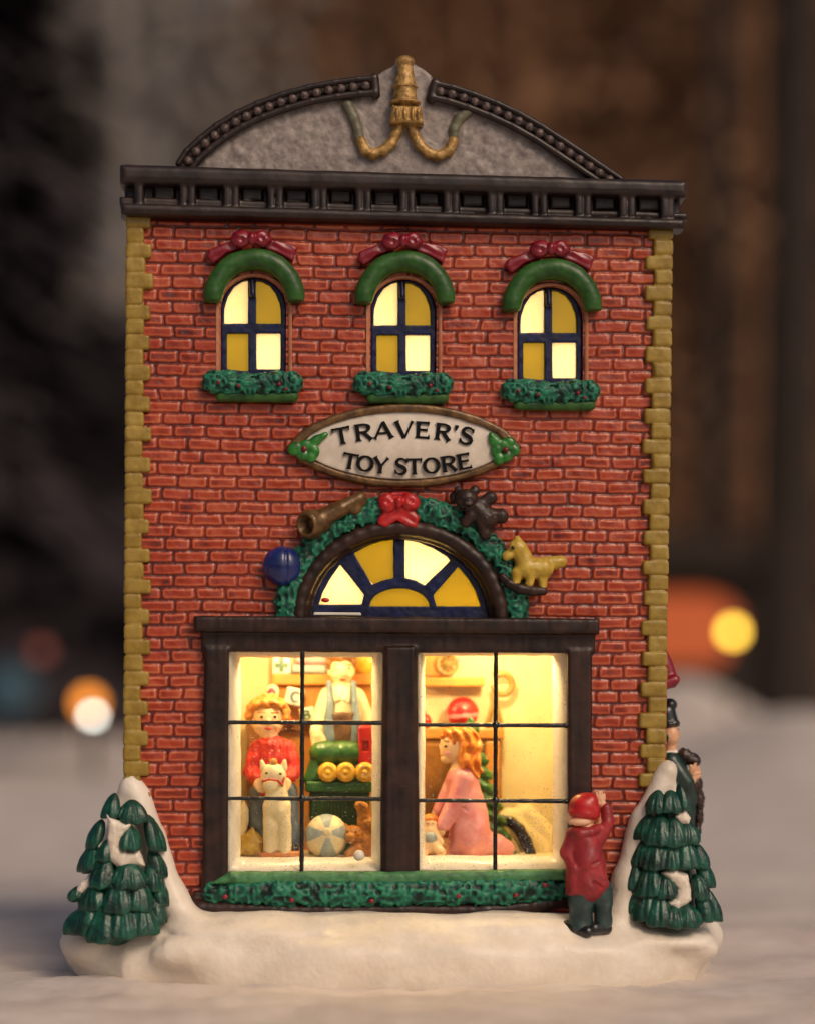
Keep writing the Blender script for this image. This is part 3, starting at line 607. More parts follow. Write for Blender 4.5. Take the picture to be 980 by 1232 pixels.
# ---- snowy base and drifts
def snow_base():
    fp = [(-398, 230), (-412, 140), (-410, 70), (-388, 10), (-335, -42), (-220, -78), (-60, -94), (120, -93), (235, -80), (302, -58), (348, -18), (373, 50), (380, 130), (368, 230), (300, 345), (-320, 345)]
    pr = [PZ(fp, -34, 58, 46), PZ([(p[0]*.9, p[1]*.72+14) for p in fp], 0, 71, 18, k=34)]
    pr += [PO([(149, 934), (162, 932), (180, 950), (194, 986), (205, 1025), (217, 1062), (230, 1088), (226, 1110), (90, 1115), (96, 1075), (122, 1010), (138, 965)], -12, 60, 12, k=14)]
    pr += [C((160, 950, -4), (186, 1005, -10), 13, 15), C((186, 1005, -10), (207, 1080, -18), 15, 17), C((207, 1080, -18), (240, 1122, -34), 17, 10, k=18)]
    pr += [PO([(736, 1112), (738, 1082), (748, 1045), (756, 1005), (768, 966), (786, 934), (797, 917), (813, 930), (826, 985), (846, 1040), (852, 1115)], -14, 70, 12, k=14)]
    pr += [C((799, 932, -6), (776, 985, -13), 14, 17), C((776, 985, -13), (757, 1060, -18), 17, 16), C((757, 1060, -18), (742, 1114, -30), 15, 12, k=16), E(803, 926, -6, 11, 14, 12)]
    pr += [E(830, 1128, 40, 34, 60, 22, k=26), E(112, 1134, 40, 36, 60, 22, k=26), E(830, 1140, -14, 30, 20, 16, k=20)]
    pr += [E(300, 1124, -44, 75, 30, 10, k=16), E(470, 1128, -46, 90, 28, 10, k=16), E(610, 1120, -42, 70, 26, 10, k=16), E(790, 1134, -34, 60, 24, 10, k=18), E(420, 1152, -76, 60, 16, 15, k=18), E(560, 1150, -74, 50, 14, 13, k=18), E(236, 1150, -60, 50, 18, 15, k=18), E(690, 1146, -66, 60, 16, 12, k=18)]
    return pr
clay('snow_base', snow_base(), M['snow'], store, 2.8, 6, lambda x, y, z: 4.5*(vnoise(x*.018, y*.018, z*.018)-.5)*2+.8*(fbm(x*.07, y*.07, z*.07)-.5)*2)
pr = [E(x, z, -40-(z-1105)*1.2, r, r*.8, r*.8) for x, z, r in ((425, 1119, 3.5), (352, 1118, 2.2), (604, 1114, 4), (500, 1112, 2.5), (232, 1160, 3), (640, 1168, 3))]
# ================================================================== SIGN
sign = thing('shop_sign', 'almond shaped ivory sign with black lettering and holly on the brick wall', 'sign', at(486, 585, -12))
def lens(x0, x1, z0, z1, zc, n=16, p=1.0):
    o = []; cx = (x0+x1)/2
    for s_, zt in ((1, z0), (-1, z1)):
        for i in range(n):
            t = i/n; x = (x0+(x1-x0)*t) if s_ > 0 else (x1-(x1-x0)*t); u = abs((x-cx)/((x1-x0)/2)); o.append((x, zc+(zt-zc)*(1-min(1, u)**2.0)**.68))
    return o
outer = lens(344, 628, 485, 586, 537.5); inner = lens(359, 614, 494.5, 577, 537)
board = clay('board', [PO(inner, -9, 4, 2), E(486, 536, -5, 118, 8, 36, k=3)], M['panel'], sign, 1.4, 2)
clay('frame', [PO(outer, -13, 8, 4), PO(inner, -40, 2, 1.5, cut=True, k=2)], M['bronze'], sign, 1.3, 2, lambda x, y, z: .9*(fbm(x*.06, y*.06, z*.06)-.5)*2)
# letters from flared strokes; each stroke: points (x, y up) and half-widths
def arcp(cx, cy, rx, ry, a0, a1, n=12): return [(cx+rx*math.cos(R(a0+(a1-a0)*i/n)), cy+ry*math.sin(R(a0+(a1-a0)*i/n))) for i in range(n+1)]
TK, TN = .105, .062
def stem(x0, y0, x1, y1, w, f0=1, f1=1):
    d = (x1-x0, y1-y0); P_ = [0, .05, .16, .84, .95, 1]; W = [w*(1.75 if f0 else 1), w*(1.35 if f0 else 1), w, w, w*(1.35 if f1 else 1), w*(1.75 if f1 else 1)]
    return [(x0+d[0]*t, y0+d[1]*t) for t in P_], W
LET = {
 'T': [stem(.5, 0, .5, .95, TK, 1, 0), ([(.02, .93), (.12, .93), (.88, .93), (.98, .93)], [.085, TN, TN, .085]), ([(.03, 1.0), (.055, .74)], [.05, .03]), ([(.97, 1.0), (.945, .74)], [.05, .03])],
 'R': [stem(.2, 0, .2, 1, TK), ([(.2, .94)]+arcp(.5, .72, .30, .22, 90, -90)+[(.2, .50)], [TN]*4+[.08, .1, .115, .115, .1, .08]+[TN]*5), stem(.48, .5, .88, .0, TK, 0, 1)],
 'A': [stem(.5, .97, .10, 0, TN, 0, 1), stem(.5, 1, .88, 0, TK, 0, 1), ([(.26, .33), (.72, .33)], [TN*.9, TN*.9])],
 'V': [stem(.12, 1, .5, 0, TK, 1, 0), stem(.90, 1, .52, .0, TN, 1, 0)],
 'E': [stem(.2, 0, .2, 1, TK), ([(.2, .935), (.75, .935), (.86, .935)], [TN, TN, .08]), ([(.2, .52), (.7, .52), (.78, .52)], [TN, TN, .09]), ([(.2, .065), (.78, .065), (.9, .075)], [TN, TN, .085]), ([(.85, 1.0), (.83, .78)], [.05, .025]), ([(.89, 0.0), (.88, .24)], [.05, .025])],
 "'": [([(.5, 1.0), (.5, .88), (.42, .68)], [.11, .10, .035])],
 'S': [([(.84, .76), (.80, .86), (.66, .95), (.48, .97), (.30, .92), (.20, .79), (.22, .65), (.36, .55), (.56, .48), (.74, .39), (.82, .26), (.76, .12), (.60, .04), (.42, .02), (.25, .07), (.14, .18), (.12, .28)], [.05, .06, .06, .065, .08, .10, .105, .11, .115, .11, .105, .095, .075, .065, .06, .06, .05]), ([(.84, .97), (.84, .72)], [.035, .05]), ([(.12, .02), (.12, .3)], [.035, .05])],
 'O': [(arcp(.5, .5, .40, .44, 0, 360, 28), [.055+.055*abs(math.cos(R(360*i/28))) for i in range(29)])],
 'Y': [stem(.12, 1, .5, .44, TK, 1, 0), stem(.92, 1, .52, .44, TN, 1, 0), stem(.5, 0, .5, .5, TK, 1, 0)],
 'C': [(arcp(.53, .5, .40, .44, 48, 312, 20), [.06+.06*abs(math.sin(R(90*i/10))) for i in range(21)])],
 'B': [stem(.2, 0, .2, 1, TK), ([(.2, .94)]+arcp(.48, .74, .26, .20, 90, -90)+[(.2, .54)], [TN]*4+[.08, .1, .11, .11, .1, .08]+[TN]*5), ([(.2, .52)]+arcp(.5, .28, .32, .23, 90, -90)+[(.2, .05)], [TN]*4+[.08, .1, .11, .11, .1, .08]+[TN]*5)]}
def letter(g, ch, cx, base, w, h, rot, y, th=1.6):
    """rot in degrees counter-clockwise as seen; each stroke a real raised ribbon"""
    c, s_ = math.cos(R(rot)), math.sin(R(rot))
    for si, (pts, ws) in enumerate(LET[ch]):
        P_ = [((p[0]-.5)*w, p[1]*h) for p in pts]; n = len(P_); l, r = [], []
        for i in range(n):
            q0, q1 = P_[max(0, i-1)], P_[min(n-1, i+1)]; tx, ty = q1[0]-q0[0], q1[1]-q0[1]; ll = math.hypot(tx, ty)+1e-9; hw = ws[i]*h*1.08
            l.append((P_[i][0]-ty/ll*hw, P_[i][1]+tx/ll*hw)); r.append((P_[i][0]+ty/ll*hw, P_[i][1]-tx/ll*hw))
        tr = lambda p: (cx+p[0]*c-p[1]*s_, base-(p[0]*s_+p[1]*c))
        yy = y-th-.07*si
        for i in range(n-1):
            q = [at(*tr(p), yy) for p in (l[i], r[i], r[i+1], l[i+1])]; b = [at(*tr(p), y) for p in (l[i], r[i], r[i+1], l[i+1])]
            g.hexa(b+q)
g = MB()
for ch, x, w in (('T', 413, 22), ('R', 438.5, 23), ('A', 461.5, 26), ('V', 486, 25), ('E', 508, 19), ('R', 531.5, 21), ("'", 546, 8), ('S', 559.5, 19)):
    dx = x-486; letter(g, ch, x, 527+.00135*dx*dx, w, 20.5, -math.degrees(math.atan(2*.00135*dx)), -12.2)
for ch, x, w in (('T', 419.5, 18.5), ('O', 438, 21), ('Y', 457, 20), ('S', 482, 17.5), ('T', 498.5, 18), ('O', 519.5, 21), ('R', 541, 20), ('E', 560, 18)):
    dx = x-490; letter(g, ch, x, 571-.0013*dx*dx, w, 19.5, math.degrees(math.atan(2*.0013*dx)), -12.2)
g.build('lettering', M['ink'], sign)
for pts, bx in (([(356, 540, 10, 8, 30), (364, 547, 9, 7, -40), (368, 536, 10, 7, 20), (377, 541, 10, 7, -60), (380, 530, 11, 6, 35), (388, 525, 8, 4, 30), (374, 549, 8, 7, -70)], (366, 540)),
                ([(617, 541, 9, 7, -30), (609, 549, 9, 7, 40), (606, 536, 10, 7, -20), (597, 541, 9, 7, 60), (595, 531, 9, 7, -40), (600, 552, 8, 7, 80), (592, 526, 7, 4, -60), (613, 532, 8, 6, -30)], (608, 541))):
    lf = clay('holly', [E(x, z, -13, a, 4, b, t) for x, z, a, b, t in pts], M['holly'], sign, 1.1, .8)
    clay('berry', [S(bx[0], bx[1], -18, 3.4)], M['crimson'], lf, 1, 1)
# ================================================================== window dressing on the wall
leafd = lambda amp, fr: (lambda x, y, z: amp*(1-np.abs(vnoise(x*fr, y*fr, z*fr)-.5)*4)*.6+amp*.8*(vnoise(x*fr*1.9+7, y*fr*1.9, z*fr*1.9)-.5)*2)
leafp = lambda fr: (lambda x, y, z: np.clip((1-np.abs(vnoise(x*fr, y*fr, z*fr)-.5)*4)*.6+.5*vnoise(x*fr*1.9+7, y*fr*1.9, z*fr*1.9)+.05, 0, 1))
LB = ['leftmost', 'middle', 'rightmost']
hood = thing('arched_garland', 'smooth green arched garland with crimson bow over the leftmost upper window', 'garland', at(305, 366, -8), 'arched garlands over the upper windows')
hp = half_ell(306, 362, 50, 51, 18)
pr = chain([(x, z, -12) for x, z in hp], 10.6)+chain([(x, z, -2) for x, z in half_ell(306, 362, 47, 44, 16)], 6.5)+[PO([(240, 395), (372, 395), (372, 365), (240, 365)], -60, 60, 1, cut=True, k=2)]
clay('garland', pr, M['green'], hood, 1.4, 5, lambda x, y, z: .9*(fbm(x*.05, y*.05, z*.05)-.5)*2)
bowd = lambda x, y, z: .9*np.sin(z*.55+np.sin(x*.12)*3)*np.clip(vnoise(x*.1, y*.1, z*.1), 0, 1)
pr = [E(290, 287.5, -18, 12.5, 8, 10.5, 12), E(315.5, 287.5, -18, 11.5, 8, 10, -12), E(303, 287, -22, 5, 6, 8), PO([(290, 290), (272, 291), (251, 300), (249, 308), (256, 316), (276, 303), (292, 299)], -14, 2, 3), PO([(316, 290), (334, 288), (352, 293), (358, 298), (352, 314), (336, 305), (316, 298)], -14, 2, 3)]
clay('bow', pr+[S(291, 287, -27, 3.5, cut=True), S(316, 287, -27, 3.5, cut=True)], M['crimson'], hood, 1.1, 1.6, bowd)
box = thing('window_planter', 'green planter heaped with fir below the leftmost upper window', 'planter', at(305, 484, -8), 'fir planters under the upper windows')
clay('trough', [PO([(266, 482), (352, 483), (356, 458), (262, 458)], -13, 4, 5), C((266, 477, -10), (352, 477, -10), 7)], M['green'], box, 1.4, 2, dq)
pr = [E(x, z, -12, a, 12, b) for x, z, a, b in ((258, 459, 14, 14), (276, 461, 15, 15), (296, 463, 16, 14), (316, 463, 16, 14), (334, 461, 15, 14), (351, 460, 13, 13))]
fl = clay('foliage', pr, M['teal'], box, 1.2, 4, leafd(2.2, .17), leafp(.17))
for (x, z) in ((263, 460), (287, 464), (336, 462), (344, 468)): clay('berry', [S(x, z, -25, 2.3)], M['crimson'], fl, .9, 1)
for i in (1, 2):
    h2 = copy_tree(hood, offs(i)); h2['label'] = 'smooth green arched garland with crimson bow over the %s upper window' % LB[i]
    b2 = copy_tree(box, offs(i)); b2['label'] = 'green planter heaped with fir below the %s upper window' % LB[i]
# fir garland round the fan window
gar = thing('fir_garland', 'teal fir garland with red bow arching over the fan window', 'garland', at(481, 735, -8))
gp = half_ell(483, 740, 138, 128, 26, -2, 182)
pr = chain([(x, z, -6) for x, z in gp], [15 if 60 < i*7 < 120 else 14 for i in range(len(gp))], fl=.9)
clay('fir_sprays', pr, M['teal'], gar, 1.3, 3, leafd(2.6, .15), leafp(.15))
pr = [E(466, 605, -22, 11, 8, 12, 15), E(493, 604, -22, 12, 8, 11, -15), E(479.5, 604, -26, 5.5, 7, 8), PO([(474, 606), (460, 614), (453, 630), (464, 635), (478, 626), (488, 634), (502, 634), (505, 622), (496, 610), (486, 606)], -22, -4, 4), PO([(470, 592), (492, 591), (490, 603), (472, 603)], -20, -6, 4)]
clay('bow', pr+[S(466, 604, -32, 4, cut=True), S(494, 603, -32, 4, cut=True)], M['red'], gar, 1.1, 1.6, bowd)
# hedge along the shop window
hed = thing('window_hedge', 'long clipped evergreen strip with red berries along the shop window sill', 'hedge', at(470, 1092, -16))
pr = chain([(258, 1074, -13), (330, 1074, -15), (420, 1075, -15), (520, 1074, -15), (610, 1072, -15), (668, 1070, -13)], [13, 17, 17, 17, 17, 14], fl=.9)
fl = clay('foliage', pr, M['teal'], hed, 1.4, 3, leafd(2.4, .14), leafp(.14))
clay('snowy_top', [PO([(252, 1064), (276, 1049), (470, 1049), (680, 1046), (684, 1060), (600, 1066), (300, 1067)], -24, -4, 7)], M['hedge'], hed, 1.6, 3, lambda x, y, z: 1.2*(fbm(x*.1, y*.1, z*.1)-.5)*2)
for (x, z) in ((271, 1079), (351, 1083), (447, 1084), (551, 1078), (620, 1077), (655, 1065)): clay('berry', [E(x, z, -31, 3.4, 2.5, 3)], M['crimson'], fl, .9, 1)
# toys wired into the garland
drum = clay('blue_ball', [E(340, 681, -14, 23.5, 18, 24)], M['ball'], None, 1.1, 1, lambda x, y, z: -1.5*np.exp(-(np.sin(np.arctan2(x-at(340, 681)[0]-4, 16-(y+14))*4.2)/.3)**2))
tag(drum, 'ribbed navy blue ball at the left foot of the fir garland', 'ball')
pr = [C((378, 628, -22), (410, 612, -24), 12, 10), C((410, 612, -24), (432, 600, -20), 9, 8), C((386, 627, -22), (376, 630, -24), 14, 19), E(427, 612, -20, 9, 7, 8, 30), E(436, 601, -18, 6, 7, 9)]
hn = clay('toy_horn', pr+[C((374, 631, -30), (362, 633, -38), 9, 15, cut=True, k=2)], M['bronze'], None, 1.1, 2.5, lambda x, y, z: .6*(fbm(x*.1, y*.1, z*.1)-.5)*2)
tag(hn, 'bronze toy horn lying on the upper left of the fir garland', 'toy horn')
bear = thing('toy_bear', 'dark brown teddy bear sprawled at the upper right of the fir garland', 'teddy bear', at(575, 648, -12))
pr = [E(561, 601, -26, 14, 12, 13), E(551, 590, -22, 5.5, 5, 5.5), E(571, 590, -22, 6, 5, 6), E(563, 604, -37, 6, 5, 5), C((572, 612, -20), (584, 624, -20), 14, 15), C((578, 606, -22), (590, 599, -22), 7.5, 8), C((588, 620, -22), (602, 621, -22), 8, 9.5), C((580, 630, -20), (583, 642, -20), 8.5, 8), C((566, 620, -26), (560, 628, -24), 7, 7), E(545, 598, -14, 5, 5, 7)]
bd = clay('body', pr, M['brown'], bear, 1.1, 2.5, lambda x, y, z: .7*(fbm(x*.2, y*.2, z*.2)-.5)*2)
for x in (557, 567): clay('eye', [S(x, 598.5, -36.5, 1.5)], M['dot'], bd, .6, .5)
clay('nose', [E(563, 602, -41.5, 2.4, 1.5, 1.6)], M['dot'], bd, .6, .5)
clay('muzzle_paint', [E(563.5, 605, -38.8, 4.5, 3.6, 3.5)], M['bead'], bd, .8, .5)
horse = thing('rocking_horse', 'small yellow rocking horse on a brown rocker right of the fir garland', 'rocking horse', at(636, 716, -12))
pr = [E(622, 660, -22, 11, 9, 12, 20), E(611, 668, -22, 8, 7, 6, 25), C((625, 662, -20), (634, 684, -18), 10, 13), C((632, 684, -18), (652, 684, -18), 13.5, 13), C((656, 676, -18), (674, 676, -16), 6, 7.5), E(666, 678, -16, 9, 7, 7), C((622, 690, -20), (620, 700, -22), 8, 5), C((638, 692, -24), (636, 702, -24), 6, 5), C((652, 690, -20), (652, 705, -20), 7.5, 5), E(622, 649, -22, 4, 4, 5, 30)]
hb = clay('body', pr, M['yellow'], horse, 1.1, 2.5, lambda x, y, z: .8*(fbm(x*.13, y*.13, z*.13)-.5)*2)
clay('eye', [S(616.5, 659, -30.5, 2.3)], M['dot'], hb, .6, .5)
clay('rocker', chain([(604, 694, -18), (612, 702, -20), (624, 708, -22), (640, 711, -22), (653, 711, -20)], [5, 6, 6.5, 6.5, 5.5]), M['wood'], horse, 1.1, 2)
# ================================================================== fir trees on the base
def fir(name, label, lob, sn, z8, org, cone, drag):
    t = thing(name, label, 'fir tree', at(*org))
    ox, oy, s_ = z8; pr = list(cone); top, bot, cx0, cx1, r0, r1, yb = drag
    for (cx, cy, w, h) in lob:
        px, py = ox+cx/s_, oy+cy/s_; u = (py-top)/(bot-top); cxx = cx0+(cx1-cx0)*u; rad = r0+(r1-r0)*u
        sn_ = max(-.93, min(.93, (px-cxx)/rad)); psi = math.asin(sn_)*.8
        y = yb-rad*math.cos(math.asin(sn_))*.62-2*u
        pr.append(lobe(at(px, py, y), w/s_*(1.06+.12*abs(sn_)), h/s_*1.14, psi, 7.5+2.5*u, lean=sn_*.10))
    cr = clay('crown', pr, M['fir'], t, 1.0, 1.0, lambda x, y, z: .7*(fbm(x*.16, y*.16, z*.1)-.5)*2)
    for pts in sn:
        q = [(ox+a/s_, oy+b/s_) for a, b in pts]; mx = sum(a for a, b in q)/len(q); mz = sum(b for a, b in q)/len(q)
        u = (mz-top)/(bot-top); rad = r0+(r1-r0)*u; sn_ = max(-.9, min(.9, (mx-cx0-(cx1-cx0)*u)/rad))
        y = yb-rad*math.cos(math.asin(sn_))*.62-9
        clay('snow_patch', [PO(q, y, y+22, 8)], M['snow'], cr, 1.1, 4, lambda x, y, z: 2.6*(fbm(x*.09, y*.09, z*.09)-.5)*2)
fir('fir_tree', 'snow-patched dark green fir at the left corner of the store', 
    [(250, 235, 70, 90), (325, 255, 110, 80), (195, 345, 70, 100), (315, 360, 85, 90), (395, 345, 85, 130), (165, 440, 90, 95), (225, 410, 60, 80), (410, 460, 75, 100), (215, 500, 95, 110), (310, 505, 130, 95), (400, 515, 80, 90), (110, 575, 50, 50), (175, 590, 110, 95), (270, 590, 115, 115), (350, 585, 95, 110), (420, 570, 75, 110), (100, 690, 60, 80), (150, 670, 100, 125), (215, 700, 115, 130), (290, 685, 115, 125), (365, 680, 110, 115), (410, 640, 65, 100)],
    [[(222, 262), (270, 285), (325, 300), (296, 335), (276, 390), (300, 412), (352, 404), (370, 462), (272, 478), (222, 430), (230, 350)], [(92, 568), (125, 525), (180, 490), (200, 545), (128, 578)], [(168, 372), (182, 352), (206, 372), (204, 402), (180, 400)], [(168, 500), (184, 478), (200, 500), (196, 524), (176, 522)], [(246, 640), (268, 615), (290, 622), (284, 640), (262, 650)]], (60, 900, 3.267), (145, 1128, -30),
    [C((148, 985, -22), (145, 1085, -18), 10, 28), C((145, 1085, -18), (143, 1108, -18), 28, 30), C((112, 1125, -20), (175, 1122, -22), 10, 10)], (950, 1130, 154, 143, 24, 54, -24))
fir('fir_tree', 'fuller green fir at the right corner of the store behind the child',
    [(565, 250, 90, 95), (625, 250, 100, 95), (668, 225, 50, 110), (520, 365, 90, 110), (575, 380, 120, 125), (640, 385, 110, 120), (705, 390, 95, 95), (510, 480, 90, 120), (560, 490, 110, 120), (620, 500, 110, 115), (690, 490, 120, 130), (750, 495, 75, 100), (470, 580, 80, 120), (530, 610, 130, 130), (600, 635, 115, 100), (770, 575, 85, 110), (745, 640, 70, 110), (470, 690, 80, 120), (520, 720, 100, 140), (575, 735, 115, 140), (640, 770, 90, 90), (700, 765, 120, 95), (765, 720, 80, 130), (795, 720, 60, 140)],
    [[(650, 312), (690, 285), (722, 318), (712, 345), (675, 345)], [(590, 570), (650, 548), (716, 575), (724, 690), (662, 742), (600, 700), (648, 682), (655, 640), (635, 610)], [(690, 520), (712, 506), (724, 520), (712, 538)], [(450, 690), (458, 664), (476, 668), (474, 694)]], (640, 900, 3.769), (806, 1112, -30),
    [C((806, 965, -20), (806, 1060, -16), 12, 27), C((806, 1060, -16), (806, 1088, -16), 27, 30), C((778, 1106, -20), (838, 1104, -22), 10, 10)], (925, 1115, 808, 808, 24, 49, -20))
# ================================================================== PEOPLE
soft = lambda a, fr: (lambda x, y, z: a*(fbm(x*fr, y*fr, z*fr)-.5)*2)
def fold(a, fr): return lambda x, y, z: a*np.sin(x*fr+np.sin(z*fr*.7)*1.6+y*fr*.5)*vnoise(x*.05, y*.05, z*.05)
def eyes(body, pts, r, mt=None):
    for (x, z, y) in pts: clay('eye', [E(x, z, y, r, r*.6, r*.8)], mt or M['dot'], body, .5, .3)
# ---- boy peering in from outside
boy = thing('person', 'child outside in red cap and maroon coat reaching up to the shop window', 'person', at(706, 1122, -56))
Y = -56
pr = [E(701, 977, Y, 17, 17, 19), C((703, 990, Y), (704, 1004, Y), 9, 11), E(686, 984, Y-2, 5, 6, 9), E(684.5, 983, Y-6, 2.2, 3, 3), E(697, 989, Y-12, 13, 6, 5), E(718, 981, Y, 4, 4, 5)]
pr += [C((704, 1004, Y), (705, 1070, Y), 16, 18), C((716, 1006, Y), (729, 985, Y), 9, 7), C((729, 985, Y), (726, 970, Y), 6.5, 5), E(722, 963, Y+1, 5.2, 3.5, 8, 10)]
pr += [C((724, 960, Y), (723, 952, Y), 1.9, 1.4, k=.8), C((721, 960, Y), (719.5, 951.5, Y), 1.9, 1.4, k=.8), C((718.5, 961, Y), (716.3, 953.5, Y), 1.8, 1.3, k=.8), C((726.5, 961.5, Y), (726.5, 955.5, Y), 1.8, 1.3, k=.8), C((719, 967, Y-1), (714.5, 962.5, Y-2), 2, 1.5, k=.8)]
pr += [C((690, 1006, Y), (680, 1028, Y), 8, 7), C((680, 1028, Y), (682, 1040, Y+10), 5, 4.5), E(682, 1041, Y+6, 4.5, 5, 6)]
pr += [C((697, 1070, Y), (697, 1115, Y), 12, 9), C((722, 1070, Y), (724, 1113, Y), 11, 8)]
bd = clay('body', pr, M['skin'], boy, 1.1, 2)
clay('cap', [E(702, 971, Y-2, 18.5, 19, 17.5, 10), E(710, 963, Y-6, 9, 11, 9, 35), E(714, 975, Y-6, 7, 12, 11, 10), E(701, 979, Y-5, 19, 16, 8, -8)], M['red'], boy, 1.1, 3, soft(.7, .08))
pr = [C((703, 1006, Y), (705, 1035, Y), 18, 22, k=5), C((705, 1035, Y), (707, 1064, Y), 22, 23, k=4), PO([(683, 1079), (684, 1040), (725, 1040), (733, 1068), (716, 1077)], Y-18, Y+17, 8, k=4)]
pr += [C((692, 1006, Y), (682, 1026, Y-2), 12, 10, k=4), C((682, 1026, Y-2), (690, 1046, Y-13), 8, 7, k=2), C((718, 1008, Y), (730, 990, Y-1), 11, 8.5, k=4), C((730, 990, Y-1), (728, 972, Y-1), 8, 6.5, k=2)]
pr += chain([(690, 1001, Y-6), (698, 1003, Y-14), (710, 1001, Y-14), (718, 997, Y-6)], 6, k=1.2)
pr += [C((686, 1050, Y-16), (696, 1040, Y-20), 1.4, 1.4, k=1.5, cut=True), C((714, 1062, Y-21), (726, 1070, Y-17), 1.5, 1.5, k=1.5, cut=True), C((712, 1040, Y-21), (727, 1034, Y-17), 1.3, 1.3, k=1.5, cut=True)]
clay('coat', pr, M['coat'], boy, 1.1, 3, fold(1.1, .16))
clay('trousers', [C((699, 1070, Y), (698, 1112, Y), 17, 14, k=1), C((698, 1108, Y), (698, 1114, Y), 14, 15), C((724, 1070, Y), (725, 1110, Y), 13, 11, k=1), C((717, 1072, Y), (706, 1078, Y), 12, 14)], M['trouser'], boy, 1.1, 1, fold(.9, .25))
clay('shoe', [C((681, 1114, Y+2), (690, 1117, Y-2), 7, 8), C((690, 1117, Y-2), (706, 1121, Y-12), 8, 7.5)], M['shoe'], boy, 1.2, 2)
clay('shoe', [C((714, 1117, Y-8), (728, 1117, Y), 7.5, 8)], M['shoe'], boy, 1.2, 2)
# ---- man half hidden past the right corner
man = thing('person', 'man in black hat and green coat standing past the right corner with a brown bundle', 'person', at(819.0, 1095, 70))
Y = 70
pr = [E(806.0, 884, Y, 11, 12, 15), C((806.0, 896, Y), (807.0, 912, Y), 6.5, 7.5), E(814.5, 885, Y, 2.2, 2, 3.2, 20), E(812.5, 892, Y, 2.6, 3, 1.6), E(811.0, 897, Y, 4, 4, 3), E(802.0, 886, Y-10, 2.5, 2, 4)]
pr += [C((805.0, 920, Y), (810.0, 1000, Y), 13, 16), C((810.0, 920, Y-14), (826.0, 946, Y-14), 9, 7), C((826.0, 946, Y-14), (837.0, 930, Y-12), 7, 5), E(837.0, 929, Y-12, 5.5, 5, 9, 15)]
pr += [C((832.0, 924, Y-16), (836.0, 919, Y-16), 2.2, 1.8, k=.8), C((834.0, 928, Y-17), (840.0, 924, Y-17), 2.2, 1.8, k=.8), C((834.0, 932, Y-17), (840.5, 929.5, Y-17), 2.2, 1.8, k=.8), C((833.0, 936, Y-16), (839.0, 935, Y-16), 2, 1.6, k=.8), C((831.0, 930, Y-15), (830.0, 921, Y-16), 2.4, 1.8, k=.8)]
pr += [C((803.0, 1000, Y), (803.0, 1088, Y), 12, 9), C((819.0, 1000, Y), (820.0, 1088, Y), 12, 9)]
bd = clay('body', pr, M['skin'], man, 1.1, 2)
eyes(bd, [(812.6, 880, Y-6)], 2.0); clay('brow', [C((810.0, 876.5, Y-8), (815.0, 877.5, Y-6), 1.1)], M['dot'], bd, .6, .4); clay('sideburn', [E(801.0, 887, Y-11, 3.2, 2, 6)], M['dot'], bd, .8, .5)
clay('hat', [C((801.0, 858, Y), (803.0, 868, Y), 11.5, 12, k=1), E(803.0, 870.5, Y, 14.5, 15, 4, -8, k=1), E(805.0, 848, Y, 9, 10, 8), E(810.0, 869, Y-5, 7.5, 8, 4.5, -15)], M['shoe'], man, 1.1, 1.2)
clay('collar', [C((803.0, 908, Y-6), (812.0, 905, Y-4), 5, 3.2)], M['white'], man, 1, 1)
clay('coat', [C((807.0, 922, Y), (812.0, 975, Y), 19, 24, k=4), C((812.0, 975, Y), (816.0, 1070, Y), 24, 25, k=4), C((806.0, 916, Y-12), (824.0, 942, Y-16), 12, 11, k=3), C((822.0, 938, Y-12), (830.0, 962, Y-8), 11, 9, k=3)], M['gcoat'], man, 1.3, 3, fold(1.3, .12))
clay('trousers', [C((805.0, 1050, Y), (805.0, 1090, Y), 13, 10), C((822.0, 1050, Y), (822.0, 1090, Y), 13, 10)], M['shoe'], man, 1.4, 1)
fur = clay('fur_bundle', [C((822.0, 908, Y-4), (834.0, 915, Y-6), 8.5, 8), E(837.0, 944, Y-4, 7.5, 9, 12), E(840.0, 962, Y-2, 7, 8, 14), E(840.0, 982, Y, 6, 8, 12), E(838.0, 998, Y, 5, 7, 10), E(832.0, 912, Y, 7, 8, 6)], M['fur'], None, 1.1, 3, lambda x, y, z: 1.3*(vnoise(x*.28, y*.28, z*.28)-.5)*2)
tag(fur, 'dark brown furry bundle held under the arm of the man in the black hat', 'fur bundle')
# ================================================================== INSIDE THE SHOP
# ---- shelf wall on the left
sh = thing('wall_shelf', 'orange wooden shelving with panelled front behind the shopkeeper', 'shelf', at(390, 1028, 190))
g = MB(); g.box(328, 811, 452, 824, 168, 198); bevel(g.build('top_board', M['shelf'], sh), .002)
g = MB(); g.box(334, 824, 450, 1026, 182, 198); bevel(g.build('back_panel', M['shelf'], sh), .002)
g = MB(); g.box(330, 868, 452, 880, 172, 182); bevel(g.build('lower_board', M['cabinet'], sh), .002)
g = MB(); g.box(297, 868, 336, 1026, 176, 199); bevel(g.build('cupboard', M['cabinet'], sh), .002)
gift = thing('gift_box', 'white box with a green ribbon cross on the shelf top', 'gift box', at(339, 811, 180))
g = MB(); g.box(328, 788, 350, 811, 172, 192); bevel(g.build('box', M['white'], gift), .0015)
g = MB(); g.box(336.5, 790, 341.5, 808, 169.5, 171.5); g.box(331, 798, 336.3, 803, 169.5, 171.5); g.box(341.7, 798, 347, 803, 169.5, 171.5); g.build('ribbon', M['train'], gift)
cl = clay('folded_cloth', [B(372, 805, 178, 21, 10, 5.5, 4)], M['bluefab'], None, 1.3, 1, soft(.8, .08)); tag(cl, 'folded pale blue cloth lying on the shelf below the pink cloth', 'cloth')
